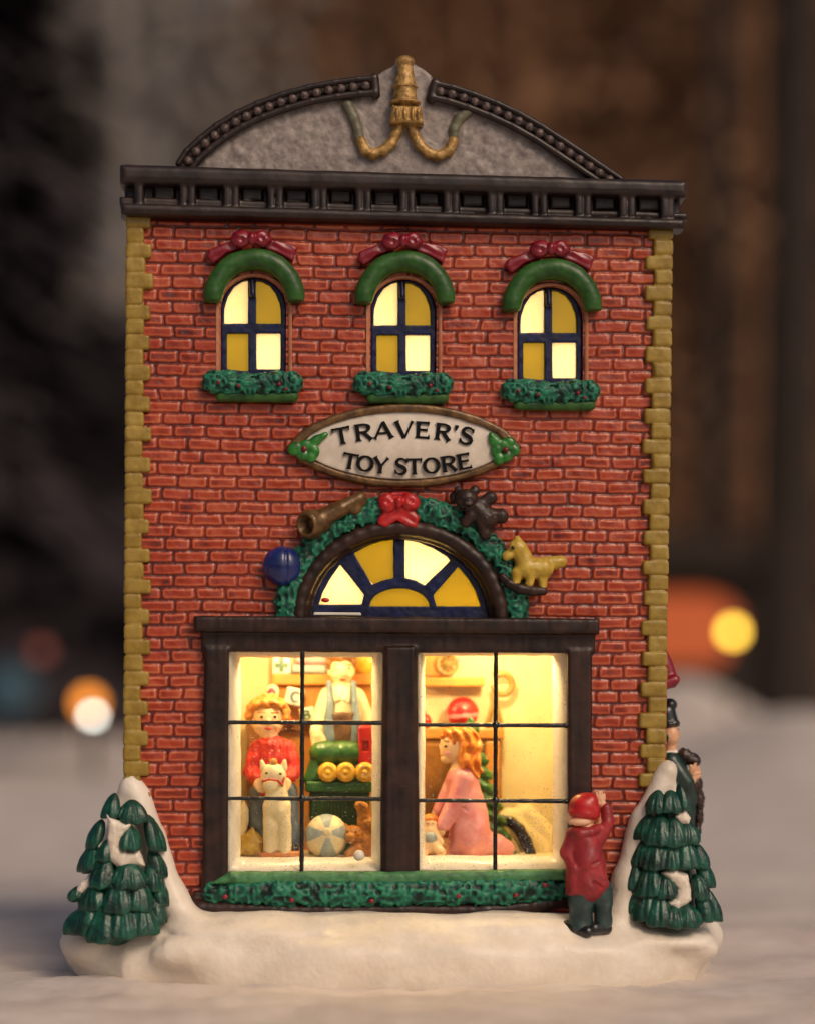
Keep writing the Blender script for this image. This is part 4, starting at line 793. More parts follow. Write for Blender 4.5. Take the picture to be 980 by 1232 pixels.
cl = clay('folded_cloth', [B(374, 794, 178, 20, 10, 5, 4)], M['pink'], None, 1.3, 1, soft(.8, .08)); tag(cl, 'folded pink cloth topmost on the shelf beside the gift box', 'cloth')
bl = clay('round_parcel', [E(437, 796, 178, 15, 12, 17)], M['wheel'], None, 1.3, 1); tag(bl, 'rounded pale yellow parcel on the shelf right of the shopkeeper', 'parcel')
def block(px, pz, y, r, tilt, ch, mt, label):
    t = thing('letter_block', label, 'toy block', at(px, pz+r, y), 'letter blocks by the shelving')
    clay('block', [B(px, pz, y, r, r*.8, r, 2, tilt)], M['white'], t, 1, 1)
    g = MB(); letter(g, ch, px, pz+r*.62, r*1.25, r*1.25, tilt, y-r*.8*sc(y)-.3, 1.2); g.build('lettering', mt, t)
block(354, 838, 165, 10.5, -14, 'C', M['jeans'], 'white toy block with a grey letter C leaning by the shelf')
block(370, 860, 165, 9, 10, 'B', M['train'], 'white toy block with a green letter B beside the shopkeeper')
dl = thing('small_doll', 'tiny white-headed doll with a plum mark behind the boy in the red sweater', 'doll', at(328, 868, 160))
clay('head', [E(328, 832, 160, 8, 8, 9), C((328, 838, 160), (330, 866, 160), 7, 10)], M['shirt'], dl, 1, 2)
clay('cap', [E(327, 830, 152.5, 3.5, 3, 3), C((327, 830, 152), (331, 833, 152.5), 1.6), C((327, 830, 152), (323, 833, 152.5), 1.6)], M['plum'], dl, .8, .6)
rt = clay('red_trinket', [E(344, 856, 160, 4, 4, 7), C((344, 860, 160), (350, 868, 160), 3.5, 4)], M['red'], None, .9, 1); tag(rt, 'small red trinket between the boy and the letter blocks', 'trinket')
# ---- shopkeeper
ck = thing('person', 'shopkeeper in white shirt and blue overalls with brown bib behind the train counter', 'person', at(410, 1028, 150))
Y = 150
pr = [E(411, 805, Y, 14.5, 16, 20), C((411, 815, Y-2), (411, 823, Y-2), 9, 7), C((411, 820, Y), (411, 836, Y), 8.5, 10), E(413, 808, Y-16, 2.6, 4, 5), E(413, 811.5, Y-17, 3.4, 3, 2), E(396.5, 808, Y, 2.5, 4, 5), E(425, 808, Y, 2, 4, 5), E(404, 812, Y-11, 4, 4, 4), E(419, 812, Y-11, 4, 4, 4)]
pr += [C((411, 845, Y), (411, 900, Y), 20, 22, k=4), C((395, 840, Y), (386, 868, Y-6), 9, 8), C((386, 868, Y-6), (381, 885, Y-26), 7, 6), E(382, 888, Y-30, 9, 6, 8, 25)]
pr += [C((377+i*3.8, 891, Y-34), (376.5+i*4.3, 900-abs(i-1.5)*1.2, Y-36), 2.2, 1.8, k=.8) for i in range(4)]+[C((389, 886, Y-32), (393.5, 893, Y-34), 2.2, 1.7, k=.8)]
pr += [C((428, 842, Y), (440, 870, Y), 9, 8), C((440, 870, Y), (438, 895, Y-14), 7, 6), C((404, 900, Y), (404, 1020, Y), 10, 8), C((420, 900, Y), (420, 1020, Y), 10, 8)]
bd = clay('body', pr, M['skin_in'], ck, 1.1, 2)
eyes(bd, [(405.5, 804.5, Y-14.5), (419.5, 804, Y-14)], 1.7)
clay('mouth', [E(412.5, 818, Y-12.5, 4.5, 2, 1.2)], M['sweater'], bd, .6, .4)
for s_ in (-1, 1): clay('brow', [C((412.5+s_*4, 800, Y-15), (412.5+s_*10, 799.5, Y-13), 1)], M['hair'], bd, .6, .4)
clay('hair', [E(410, 791, Y+1, 17, 17, 11), E(397, 797, Y, 5, 9, 10), E(425, 796, Y, 4, 8, 9), E(403, 789, Y-9, 9, 7, 6, 20), E(418, 788, Y-9, 8, 7, 6, -20)], M['umber'], ck, 1.1, 2, fold(1.2, .4))
pr = [C((411, 842, Y), (411, 892, Y), 22, 25, k=4), C((396, 838, Y), (386, 866, Y-5), 12, 11, k=3), C((386, 866, Y-5), (381, 882, Y-22), 10, 8.5, k=3), C((428, 839, Y), (440, 868, Y), 12, 11, k=3), C((440, 868, Y), (438, 890, Y-10), 10, 8.5, k=3)]
pr += [PO([(400, 826), (411, 842), (402, 846)], Y-26, Y-12, 1.5, k=1), PO([(422, 826), (411, 842), (420, 846)], Y-26, Y-12, 1.5, k=1)]
clay('shirt', pr, M['shirt'], ck, 1.2, 3, fold(.8, .2))
clay('overalls', chain([(396, 822, Y-14), (397, 845, Y-25), (396, 872, Y-28), (397, 896, Y-28)], [3.6, 3.8, 7, 8])+chain([(425, 822, Y-14), (427, 845, Y-25), (428, 872, Y-28), (428, 896, Y-28)], [3.6, 3.8, 7, 8]), M['dungaree'], ck, 1.1, 1.5)
clay('bib', [PO([(402, 900), (401, 859), (424, 859), (424, 900)], Y-34, Y-26, 2.5), C((401, 859, Y-31), (424, 859, Y-31), 2.3)], M['apron'], ck, 1.1, 1, fold(.6, .3))
# ---- boy with the toy horse
kd = thing('person', 'boy with ginger curls in red sweater and jeans leaning on a white toy horse', 'person', at(325, 1030, 85))
Y = 92
pr = [E(322, 864, Y, 19.5, 18, 24), C((322, 876, Y-4), (323, 884, Y-4), 12, 9), C((324, 884, Y), (326, 898, Y), 10, 11), E(323, 868, Y-17, 3, 4, 4), E(313, 873, Y-11, 5.5, 5, 5), E(332, 873, Y-11, 5.5, 5, 5), E(303, 867, Y, 3, 4, 5.5), E(341, 867, Y, 3, 4, 5.5)]
pr += [C((327, 905, Y), (328, 950, Y), 19, 19, k=4), C((312, 905, Y), (303, 928, Y-6), 9, 7), C((303, 928, Y-6), (314, 944, Y-26), 7, 6), C((344, 905, Y), (352, 928, Y-6), 9, 7), C((352, 928, Y-6), (341, 942, Y-26), 7, 6)]
pr += [E(313, 944, Y-30, 8, 6, 8, -20), E(343, 943, Y-30, 8, 6, 8, 20)]+[C((310+i*3.4, 946, Y-34), (312+i*3.6, 953-abs(i-1), Y-36), 2.3, 1.9, k=.8) for i in range(4)]+[C((347-i*3.4, 945, Y-34), (345-i*3.6, 952-abs(i-1), Y-36), 2.3, 1.9, k=.8) for i in range(4)]+[C((317, 940, Y-34), (321, 936, Y-38), 2.3, 1.8, k=.8), C((339, 939, Y-34), (336, 935, Y-38), 2.3, 1.8, k=.8)]
pr += [C((314, 955, Y), (311, 1020, Y), 10, 8), C((343, 955, Y), (350, 1020, Y), 10, 8)]
bd = clay('body', pr, M['skin_in'], kd, 1.1, 2)
eyes(bd, [(315, 862.5, Y-17.6), (331, 862.5, Y-16.6)], 2.1); clay('mouth', [E(323, 876.5, Y-16, 5, 2, 1.5)], M['sweater'], bd, .6, .4)
for s_ in (-1, 1): clay('brow', [C((323+s_*4, 857.5, Y-17), (323+s_*12, 857.5, Y-14.5), 1)], M['hair'], bd, .6, .4)
pr = [E(322, 848, Y+2, 21, 19, 12)]+[E(322+22*math.cos(R(t)), 862-21*math.sin(R(t))*1.0, Y-3, 6.5, 8, 7) for t in range(-5, 190, 20)]+[E(x, z, Y-14, 6.5, 5, 5, t) for x, z, t in ((309, 848, 30), (318, 846, 10), (327, 845, -10), (336, 848, -30))]
clay('hair', pr, M['hair'], kd, 1.1, 2, fold(1.4, .42))
pr = [C((327, 903, Y), (328, 948, Y), 20, 22, k=4), C((312, 903, Y), (304, 927, Y-4), 13, 11, k=3), C((304, 927, Y-4), (309, 938, Y-20), 11, 8.5, k=3), C((344, 903, Y), (352, 926, Y-4), 13, 11, k=3), C((352, 926, Y-4), (346, 937, Y-20), 11, 8.5, k=3)]+chain([(314, 893, Y-8), (325, 898, Y-15), (337, 893, Y-8)], 5, k=1.2)
clay('sweater', pr, M['sweater'], kd, 1.15, 3, lambda x, y, z: .8*np.sin(x*.75)*np.clip(vnoise(x*.1, y*.1, z*.1)+.2, 0, 1)+.6*np.sin(z*.3))
clay('jeans', [C((314, 955, Y), (311, 1006, Y), 14, 12), C((344, 955, Y), (350, 1012, Y), 14, 12), C((318, 952, Y), (342, 952, Y), 16, 16)], M['jeans'], kd, 1.2, 2, fold(1, .25))
clay('shoe', [C((309, 1014, Y), (308, 1022, Y-10), 9, 7)], M['shoe'], kd, 1.2, 1); clay('shoe', [C((351, 1016, Y), (353, 1023, Y-8), 8, 7)], M['shoe'], kd, 1.2, 1)
th = thing('toy_horse', 'white toy horse with red bridle held upright by the boy in red', 'toy horse', at(332, 1030, 58))
Y = 56
pr = [E(329, 932, Y, 15, 12, 14), E(326, 945, Y-6, 9.5, 10, 8.5), C((317, 924, Y), (315, 916, Y), 4.5, 2, k=1), C((341, 924, Y), (343, 915, Y), 4.5, 2, k=1), C((333, 945, Y+6), (333, 975, Y+2), 13, 15), C((326, 970, Y), (325, 1022, Y), 9.5, 7.5), C((341, 970, Y), (343, 1022, Y), 9.5, 7.5), PO([(318, 1024), (320, 962), (347, 962), (351, 1024)], Y-3, Y+10, 3)]
hb = clay('body', pr, M['shirt'], th, 1.1, 3, fold(.8, .25))
clay('forelock', [E(329, 917, Y-3, 5, 4, 5)], M['shelf'], hb, .9, 1); eyes(hb, [(337.5, 931, Y-10), (321, 930, Y-10.5)], 1.9, M['train'])
clay('bridle', chain([(316, 940, Y-12), (324, 938, Y-16.5), (334, 939, Y-14), (340, 945, Y-9), (342, 936, Y-6)], 1.3), M['red'], th, .7, .6)
clay('rocker', [C((316, 1029, Y-4), (359, 1028, Y-2), 4.2), B(338, 1027, Y+4, 22, 10, 3, 2)], M['tan'], th, 1.1, 1)
sk = clay('straw_bundle', [PO([(284, 1030), (292, 1010), (304, 996), (316, 1012), (318, 1030)], 60, 92, 8), E(300, 1016, 72, 14, 12, 14)], M['straw'], None, 1.2, 3, fold(1.3, .5)); tag(sk, 'yellow straw bundle on the floor in the lower left window corner', 'straw bundle')
sk = clay('cloth_sack', [PO([(279, 1024), (283, 985), (293, 962), (300, 975), (297, 1000), (288, 1026)], 72, 100, 8)], M['cream'], None, 1.3, 3, fold(1.5, .2)); tag(sk, 'pale draped cloth hanging at the far left inside the shop', 'cloth')
rb = clay('red_ball', [E(302, 990, 112, 6, 7, 12)], M['red'], None, 1, 1); tag(rb, 'red toy half hidden between the pale cloth and the boy', 'toy')
# ---- counter with train
ct = thing('counter', 'green counter with ribbed front under the toy train', 'counter', at(408, 1028, 118))
clay('top', [B(409, 946, 112, 42, 22, 6.5, 3)], M['train'], ct, 1.3, 1)
clay('front', [B(408, 990, 118, 36, 16, 40, 3)]+[C((376+i*5.4, 960, 102), (376+i*5.4, 1024, 102), 2.4) for i in range(13)], M['chest'], ct, 1.2, 1)
tr = thing('toy_train', 'green toy train engine with yellow wheels and red cab on the counter', 'toy train', at(410, 940, 96))
clay('boiler', [C((386, 906, 104), (428, 906, 104), 14)]+[C((x-.1, 906, 104), (x+.1, 906, 104), 15.2, k=.6) for x in (391, 396, 414, 424)]+[PO([(372, 940), (384, 922), (440, 922), (440, 940)], 92, 118, 3), C((382, 909, 104), (372, 938, 100), 7, 7)], M['train'], tr, 1.1, 1.2)
clay('cab', [B(440, 898, 104, 9, 14, 24, 2), B(441, 878, 104, 7, 11, 8, 2), B(440, 898, 88, 4, 6, 6, 1, cut=True)], M['red'], tr, 1.1, 1)
for x in (394.5, 416, 439):
    wl = clay('wheel', [C((x, 929, 90), (x+.1, 929, 84), 9.5, 9.5)]+[E(x, 929, 84, 12, 6.5, 12)]+[E(x, 929, 76, 9, 3.5, 9, cut=True)]+[E(x, 929, 79, 2.6, 3, 2.6)]+[C((x, 929, 80), (x+9*math.cos(R(a)), 929+9*math.sin(R(a)), 80), 1, k=.6) for a in range(15, 375, 60)], M['wheel'], tr, .9, .8)
by = M['white']; bb = thing('beach_ball', 'white and pale blue segmented beach ball on the floor before the counter', 'beach ball', at(393, 1031, 62))
v, f = nets(*field([E(393, 1006, 68, 26, 25, 26.5)], 1.2, 1)); c0 = at(393, 1001, 68)
an = np.arctan2(v[f].mean(1)[:, 2]-c0[2], v[f].mean(1)[:, 0]-c0[0]); rr = np.hypot(v[f].mean(1)[:, 2]-c0[2], v[f].mean(1)[:, 0]-c0[0])
mesh('skin', v, f, [M['shirt'], M['bluefab']], bb, True, mi=((np.floor((an+.35)/(2*math.pi)*8) % 2 == 0) & (rr > 6)).astype(int))
clay('valve_cap', [E(393, 1001, 43.5, 5.5, 2.5, 5.5)], M['shirt'], bb, .9, 1)
tb = thing('toy_bear', 'tan teddy bear with one arm raised beside the beach ball', 'teddy bear', at(434, 1031, 66))
clay('body', [E(424, 1004, 62, 12, 12, 11), E(415, 995, 64, 4, 4, 5), E(421, 1007, 50, 6, 5, 5), E(437, 1016, 70, 15, 13, 18), C((438, 1004, 68), (437, 972, 68), 8, 7), E(433, 969, 66, 7, 6, 6), C((428, 1022, 58), (420, 1028, 54), 7, 6), C((440, 990, 68), (446, 996, 72), 9, 9)], M['bear'], tb, 1.1, 2.5, lambda x, y, z: .9*(vnoise(x*.3, y*.3, z*.3)-.5)*2)
for x in (418, 428): clay('eye', [S(x, 1001, 50.5, 1.3)], M['dot'], tb, .6, .5)
wb = clay('snowball', [E(432, 1029, -4, 6.8, 6, 6.6)], M['snow'], None, 1, 1, soft(.5, .2)); tag(wb, 'white pea-sized snowball on the left window sill', 'snowball')
# ---- right window
ws = thing('wall_shelf', 'short orange shelf high on the back wall of the right window', 'shelf', at(545, 826, 185))
g = MB(); g.box(506, 815, 583, 826, 165, 199); bevel(g.build('board', M['shelf'], ws), .002)
wt = thing('spoked_wheel_toy', 'orange wooden toy with a spoked wheel standing on the short shelf', 'wheel toy', at(535, 815, 180))
clay('block', [B(526, 800, 184, 18, 8, 14, 2)], M['shelf'], wt, 1.2, 1)
pr = chain([(538+12*math.cos(R(a)), 799+12*math.sin(R(a)), 170) for a in range(0, 361, 20)], 2)+[C((538, 799, 170), (538+12*math.cos(R(a)), 799+12*math.sin(R(a)), 170), 1.1) for a in range(0, 360, 36)]+[S(538, 799, 169, 3)]
clay('wheel', pr, M['brassy'], wt, .9, .8); clay('pennant', [PO([(549, 801), (551, 790), (562, 793)], 172, 177, 1)], M['pink'], wt, .8, .6)
cb = thing('cabinet', 'tall brown cabinet with lighter top behind the girl in pink', 'cabinet', at(555, 1027, 180))
g = MB(); g.box(500, 888, 603, 1026, 168, 198); bevel(g.build('carcass', M['cabinet'], cb), .002)
g = MB(); g.box(498, 876, 606, 889, 164, 199); bevel(g.build('top', M['shelf'], cb), .002)
g = MB(); g.box(584, 892, 601, 1026, 163, 167.5); bevel(g.build('edge_panel', M['shelf'], cb), .002)
g = MB(); g.box(504, 895, 550, 1026, 164.5, 167.8); bevel(g.build('door', M['cabinet'], cb), .002)
sb = thing('striped_ball', 'bright red ball with a pale pink stripe on the cabinet', 'ball', at(556, 876, 178))
v, f = nets(*field([E(556, 857, 176, 19.5, 17, 18.5)], 1.1, 1)); c0 = at(556, 861, 176); zc = v[f].mean(1)[:, 2]-c0[2]-.08*(v[f].mean(1)[:, 0]-c0[0])
mesh('skin', v, f, [M['red'], M['pink']], sb, True, mi=(np.abs(zc) < 2.6).astype(int))
rt = clay('red_toy', [E(511, 868, 172, 8, 8, 9), S(507, 857, 172, 5)], M['red'], None, 1, 2); tag(rt, 'small red toy at the left end of the cabinet top', 'toy')
lp = thing('loop_handle', 'old brass loop on forked legs standing on the cabinet', 'brass loop', at(594, 876, 176))
clay('ring', chain([(604+11.5*math.cos(R(a)), 823+12.5*math.sin(R(a)), 172) for a in range(-120, 170, 15)], 3.6)+[C((597, 833, 172), (594, 842, 172), 3.4)]+[C((596, 812, 172), (596, 799, 172), 3, 2)], M['brassy'], lp, 1, 1)
clay('leg', [C((594, 842, 172), (585, 873, 172), 3.2, 3)], M['brassy'], lp, 1, 1); clay('leg', [C((595, 842, 172), (603, 873, 172), 3.2, 3)], M['brassy'], lp, 1, 1)
xt = thing('christmas_tree', 'small green christmas tree behind the girl in pink', 'christmas tree', at(566, 1028, 130))
pr = [C((565, 868, 130), (568, 1000, 130), 5, 12)]
for i in range(9):
    z = 872+i*17; w = 6+i*5.2
    for s_ in (-1, 1):
        for y in (-8, 6): pr.append(E(565+s_*w*.62, z+6, 130+y, w*.55+4, 8, 7.5, s_*-28))
clay('crown', pr, M['train'], xt, 1.4, 1.5, lambda x, y, z: 1.5*(vnoise(x*.22, y*.22, z*.22)-.5)*2)
clay('trunk', [C((567, 1000, 130), (567, 1027, 130), 6, 7)], M['cabinet'], xt, 1.4, 1)
gl = thing('person', 'girl in pink dress with long golden hair seen in profile reaching to the basket', 'person', at(560, 1030, 85))
Y = 84
pr = [E(546, 897, Y, 17, 17, 21), E(533.5, 905, Y, 4.5, 6, 6), E(530.8, 899, Y, 2.6, 3, 4, 30), E(537, 913, Y, 7.5, 8, 5.5), E(532.3, 907.6, Y, 2.2, 3, 1.6), E(532.6, 910.6, Y, 2, 3, 1.4), C((549, 908, Y), (553, 928, Y), 9, 9.5)]
pr += [C((556, 935, Y), (562, 985, Y), 18, 22, k=4), C((562, 985, Y), (570, 1015, Y), 20, 18), C((556, 935, Y-14), (549, 965, Y-18), 9, 7.5), C((549, 965, Y-18), (530, 1000, Y-20), 7, 5.5), E(527, 1004, Y-20, 7, 5, 5, 35)]+[C((524, 1004+i*1.9, Y-24+i*3), (518.5, 1007+i*2, Y-24+i*3), 1.9, 1.5, k=.7) for i in range(4)]+[C((527, 1000, Y-22), (521.5, 999, Y-24), 2, 1.5, k=.7)]
pr += [C((545, 940, Y+12), (525, 978, Y+8), 8, 6), E(522, 984, Y+8, 6, 5, 6), C((572, 1015, Y), (604, 1022, Y), 11, 9)]
bd = clay('body', pr, M['skin_in'], gl, 1.1, 2); eyes(bd, [(535.5, 898, Y-13.8), ], 2.1, M['dot']); clay('brow', [C((532.5, 891, Y-12), (538.5, 891.5, Y-15.5), .8)], M['hair'], bd, .6, .4); clay('blush', [E(538, 906, Y-14.2, 3.6, 1.2, 2.6)], M['pink'], bd, .7, .4)
clay('mouth', [E(531.5, 909, Y-2, 2.2, 3, 1.1)], M['sweater'], bd, .6, .4)
pr = [E(552, 887, Y, 20, 20, 15, -8), E(563, 896, Y, 14, 19, 18), C((566, 900, Y), (566, 930, Y), 12, 10, fl=1.5), E(562, 918, Y-10, 9, 9, 11), E(570, 915, Y-6, 9, 10, 12), E(565, 934, Y-4, 10, 12, 8), E(571, 928, Y, 8, 10, 9), E(541, 882, Y-4, 12, 15, 8, 20), C((556, 896, Y-15), (560, 920, Y-16), 5, 6)]
clay('hair', pr, M['blond'], gl, 1.1, 2, lambda x, y, z: 1.9*np.sin((x+z*.2)*.52+2.4*np.sin(z*.13))+.8*np.sin(z*.35))
pr = [C((556, 938, Y), (560, 965, Y), 20, 20, k=4), C((560, 965, Y), (566, 1010, Y), 22, 27, k=5), C((566, 1010, Y), (606, 1020, Y), 18, 12, k=5), C((557, 938, Y-15), (549, 963, Y-18), 12, 11, k=2), C((549, 963, Y-18), (534, 993, Y-20), 11, 9, k=2), C((545, 940, Y+10), (528, 974, Y+8), 10, 8, k=2), C((556, 1012, Y-4), (540, 1022, Y), 14, 10, k=4), C((546, 934, Y-4), (552, 928, Y-14), 4.5, 4.5), C((543, 962, Y-22), (561, 975, Y-24), 1.2, 1.2, cut=True)]
clay('dress', pr, M['pink'], gl, 1.2, 3, lambda x, y, z: 1.3*np.sin((x-z*.35)*.22)*np.clip((250-z)/70, .15, 1))
clay('collar', chain([(545, 935, Y-8), (543, 929, Y-4), (550, 927, Y-12)], 4), M['skin_in'], gl, 1, 1)
bk_ = thing('doll_basket', 'wicker basket with a folded lid holding a doll at the left of the right window', 'basket', at(518, 1030, 70))
clay('basket', [PO([(500, 1031), (502, 1008), (542, 1010), (540, 1031)], 58, 90, 6), C((502, 990, 92), (536, 988, 92), 5), PO([(500, 1010), (501, 984), (537, 986), (540, 1008)], 88, 94, 3)], M['basket'], bk_, 1.2, 1.5, lambda x, y, z: .8*np.sin(x*.7)*np.sin(z*.7))
dl = thing('baby_doll', 'fair baby doll in pale blue lying in the wicker basket', 'doll', at(516, 1020, 62))
bd = clay('body', [E(517, 991, 64, 8.5, 8, 9), C((517, 1000, 64), (518, 1016, 62), 10, 12), C((510, 1003, 60), (506, 1014, 56), 4.5, 4), C((524, 1003, 60), (530, 1014, 56), 4.5, 4), C((514, 1018, 56), (510, 1027, 52), 6, 5), C((522, 1018, 56), (530, 1025, 50), 6.5, 6)], M['skin_in'], dl, 1, 2)
clay('hair', [E(517, 986, 66, 9.5, 9, 7)], M['blond'], dl, 1, 1.5, soft(.8, .2)); clay('romper', [E(517, 1008, 56, 9, 8, 8)], M['bluefab'], dl, 1, 1); eyes(bd, [(514, 991, 56.5), (520, 991, 56.5)], 1.1)
cr = clay('curved_bar', chain([(604, 986, 140), (614, 989, 136), (624, 998, 132), (632, 1012, 128), (638, 1027, 124)], [6, 6.5, 7, 7, 6.5], fl=.6), M['dot'], None, 1.2, 2); tag(cr, 'dark curved bar arching to the floor at the right of the shop', 'curved bar')
dr = clay('draped_sheet', [C((612, 985, 170), (655, 1024, 165), 14, 10), C((630, 982, 180), (662, 1010, 172), 16, 12), C((606, 1000, 150), (622, 1028, 148), 4, 4)], M['cream'], None, 1.6, 5, fold(1.6, .1)); tag(dr, 'cream sheet heaped behind the dark curved bar', 'sheet')
# ================================================================== SURROUNDINGS
def ground_h(x, y):
    r = np.hypot(x, y); n = np.clip((r-600)/900, 0, 1)
    h = 16*(fbm(x*.0028, y*.006, 1.0)-.5)*2*(.25+.75*n) + 9*(fbm(x*.012, y*.02, 4.)-.5)*2 + 4.2*(fbm(x*.05, y*.04, 2.)-.5)*2
    h = h - 8*np.exp(-(np.hypot(x, y-120)/520)**2)*0 - 4
    far = np.clip((y-2500)/12000, 0, 1)
    h = h + far*60*(fbm(x*.0006, y*.0006, 7.)-.5)*2
    bp = lambda cx, cy, sx, sy, a: a*np.exp(-((x-cx)/sx)**2-((y-cy)/sy)**2)
    h = h + bp(-360+0, 560, 340, 130, 26) + bp(560, 420, 260, 90, 24)
    a, b = at(960, 850, 7600), at(812, 850, 15000)
    h = h + bp(a[0], 7600, 560, 1500, 330) + bp(b[0], 15000, 700, 1800, 560)
    return h
def ax(a, b, n, p): 
    t = np.linspace(-1, 1, n); return np.sign(t)*np.abs(t)**p
t = np.linspace(-1, 1, 300); gx = np.sign(t)*(np.abs(t)*1200+np.abs(t)**6*90000)
t = np.linspace(0, 1, 420); gy = -2700+t*4600+t**6*140000
X, Yg = np.meshgrid(gx, gy, indexing='ij'); Zg = ground_h(X, Yg); I = np.arange(X.size).reshape(X.shape)
gr = mesh('snow_ground', np.stack([X, Yg, Zg], -1).reshape(-1, 3), np.stack([I[:-1, :-1], I[1:, :-1], I[1:, 1:], I[:-1, 1:]], -1).reshape(-1, 4), paintm('field snow', '#cdc0b8', '#e2d7cf', rough=.55, coat=0, bump=.9, scale=7, bs=60, sss=0), origin=(0, 0, 0)); gr['kind'] = 'structure'
def far(px, d): return at(px, 850, d)
bark = paintm('bark', '#1d150f', '#30231a', rough=.9, coat=0, bump=.8, scale=6)
needle = paintm('needles', '#2a2327', '#40373a', rough=.8, coat=0, bump=0, scale=3)
leafb = paintm('brown twigs', '#7a5840', '#9a7456', rough=.9, coat=0, bump=0, scale=.6)
def trunk(name, label, px, d, w, h, parent=None, mt=None):
    c = far(px, d); n = 14; V, Fc = [], []
    zs = np.linspace(-400, h, 12)
    for z in zs:
        k = 1-.35*max(0, z)/h+.35*math.exp(-max(0, z)/500)
        for i in range(n):
            a = 2*math.pi*i/n; r = w/2*k*(1+.12*math.sin(3*a+z*.002))
            V.append((c[0]+r*math.cos(a)+z*.01, c[1]+r*math.sin(a), z))
    for j in range(len(zs)-1):
        for i in range(n): Fc.append((j*n+i, j*n+(i+1) % n, (j+1)*n+(i+1) % n, (j+1)*n+i))
    return mesh(name, V, Fc, mt or bark, parent)
def needles(name, cen, rad, hgt, n, mt, parent, size=260, top=.08):
    rs = np.random.RandomState(int(abs(cen[0])) % 999); V, Fc = [], []
    for _ in range(n):
        u = rs.rand()**.8; z = cen[2]+hgt*(1-u); a = rs.rand()*2*math.pi; r = rad*(top+u)*(.35+.65*rs.rand())*(1+.25*math.sin(a*3+z*.004))
        p = np.array([cen[0]+r*math.cos(a), cen[1]+r*math.sin(a), z]); s_ = size*(.5+rs.rand())
        d = np.array([math.cos(a), math.sin(a), -.5])*s_; t_ = np.array([-math.sin(a), math.cos(a), rs.randn()*.3])*s_*.3
        b = len(V); V += [p-t_, p+d, p+t_]; Fc.append((b, b+1, b+2))
    return mesh(name, V, np.array(Fc), mt, parent, False)
def tree(name, label, px, d, w, h, crown=None, n=2200, mt=None, group=None, base=900, size=260):
    c = far(px, d); t_ = thing(name, label, 'tree', (c[0], c[1], 0), group)
    trunk('trunk', None, px, d, w, h, t_)
    if crown: needles('crown', (c[0], c[1], base), crown, h-base+300, n, mt or needle, t_, size)
    return t_
tree('tree', 'wide dark tree trunk rising from the snow bank at the right edge', 944, 15500, 520, 9500)
tree('conifer', 'blurred blue-black conifer at the left edge of the picture', -70, 9000, 260, 7000, 900, 9000, base=800, size=200)
tree('conifer', 'blurred dark conifer beyond the lamps left of the store', 70, 24000, 340, 4300, 2100, 16000, base=200, size=300)
tree('conifer', 'blurred dark conifer just left of the store wall', 185, 21000, 320, 4000, 1900, 16000, base=200, size=300)
tree('tree', 'blurred brown trunk just right of the store', 852, 30000, 420, 12000)
# the wood behind, one mass nobody could count
rs = np.random.RandomState(3); V, Fc = [], []
for i in range(280):
    px = rs.uniform(330, 1900); d = rs.uniform(36000, 60000); c = far(px, d)
    h = 19000+5000*rs.rand()
    if px < 350: continue
    w = rs.uniform(60, 130)
    for k in range(6):
        a0 = 2*math.pi*k/6; b = len(V)
    n = 6; b = len(V)
    for z, s_ in ((-500, 1), (h, .5)):
        for k in range(n): V.append((c[0]+w*s_*math.cos(2*math.pi*k/n), c[1]+w*s_*math.sin(2*math.pi*k/n), z))
    for k in range(n): Fc.append((b+k, b+(k+1) % n, b+n+k))
    for k in range(n): Fc.append((b+(k+1) % n, b+n+(k+1) % n, b+n+k))
    for _ in range(1500):
        u = rs.rand(); z = 200+(h-200)*(1-u); a = rs.rand()*6.28; r = (500+2300*min(1, u*1.3+.2))*rs.rand()**.6
        p = np.array([c[0]+r*math.cos(a), c[1]+r*math.sin(a), z]); s_ = 170*(.5+rs.rand()); b = len(V)
        V += [p+rs.randn(3)*s_*.6, p+rs.randn(3)*s_*.6, p+rs.randn(3)*s_*.6]; Fc.append((b, b+1, b+2))
wood = mesh('far_wood', V, np.array(Fc), leafb, None, False, origin=(0, 0, 0)); wood['kind'] = 'stuff'; wood['label'] = 'blurred brown winter wood behind the store'; wood['category'] = 'wood'
leafg = paintm('sky grey twigs', '#8a837e', '#aaa49e', rough=.9, coat=0, bump=0, scale=.6)  # twig grey stands in for dim sky showing through the gap
rs = np.random.RandomState(8); V, Fc = [], []
for i in range(130):
    px = rs.uniform(-1000, 400); d = rs.uniform(36000, 60000); c = far(px, d)
    h = 19000+5000*rs.rand()
    h *= 1+0*px
    w = rs.uniform(60, 130)
    for k in range(6):
        a0 = 2*math.pi*k/6; b = len(V)
    n = 6; b = len(V)
    for z, s_ in ((-500, 1), (h, .5)):
        for k in range(n): V.append((c[0]+w*s_*math.cos(2*math.pi*k/n), c[1]+w*s_*math.sin(2*math.pi*k/n), z))
    for k in range(n): Fc.append((b+k, b+(k+1) % n, b+n+k))
    for k in range(n): Fc.append((b+(k+1) % n, b+n+(k+1) % n, b+n+k))
    for _ in range(1500):
        u = rs.rand(); z = 200+(h-200)*(1-u); a = rs.rand()*6.28; r = (500+2300*min(1, u*1.3+.2))*rs.rand()**.6
        p = np.array([c[0]+r*math.cos(a), c[1]+r*math.sin(a), z]); s_ = 170*(.5+rs.rand()); b = len(V)
        V += [p+rs.randn(3)*s_*.6, p+rs.randn(3)*s_*.6, p+rs.randn(3)*s_*.6]; Fc.append((b, b+1, b+2))
wood = mesh('pale_wood', V, np.array(Fc), leafg, None, False, origin=(0, 0, 0)); wood['kind'] = 'stuff'; wood['label'] = 'blurred wood at the upper left with grey standing in for dim sky'; wood['category'] = 'wood'
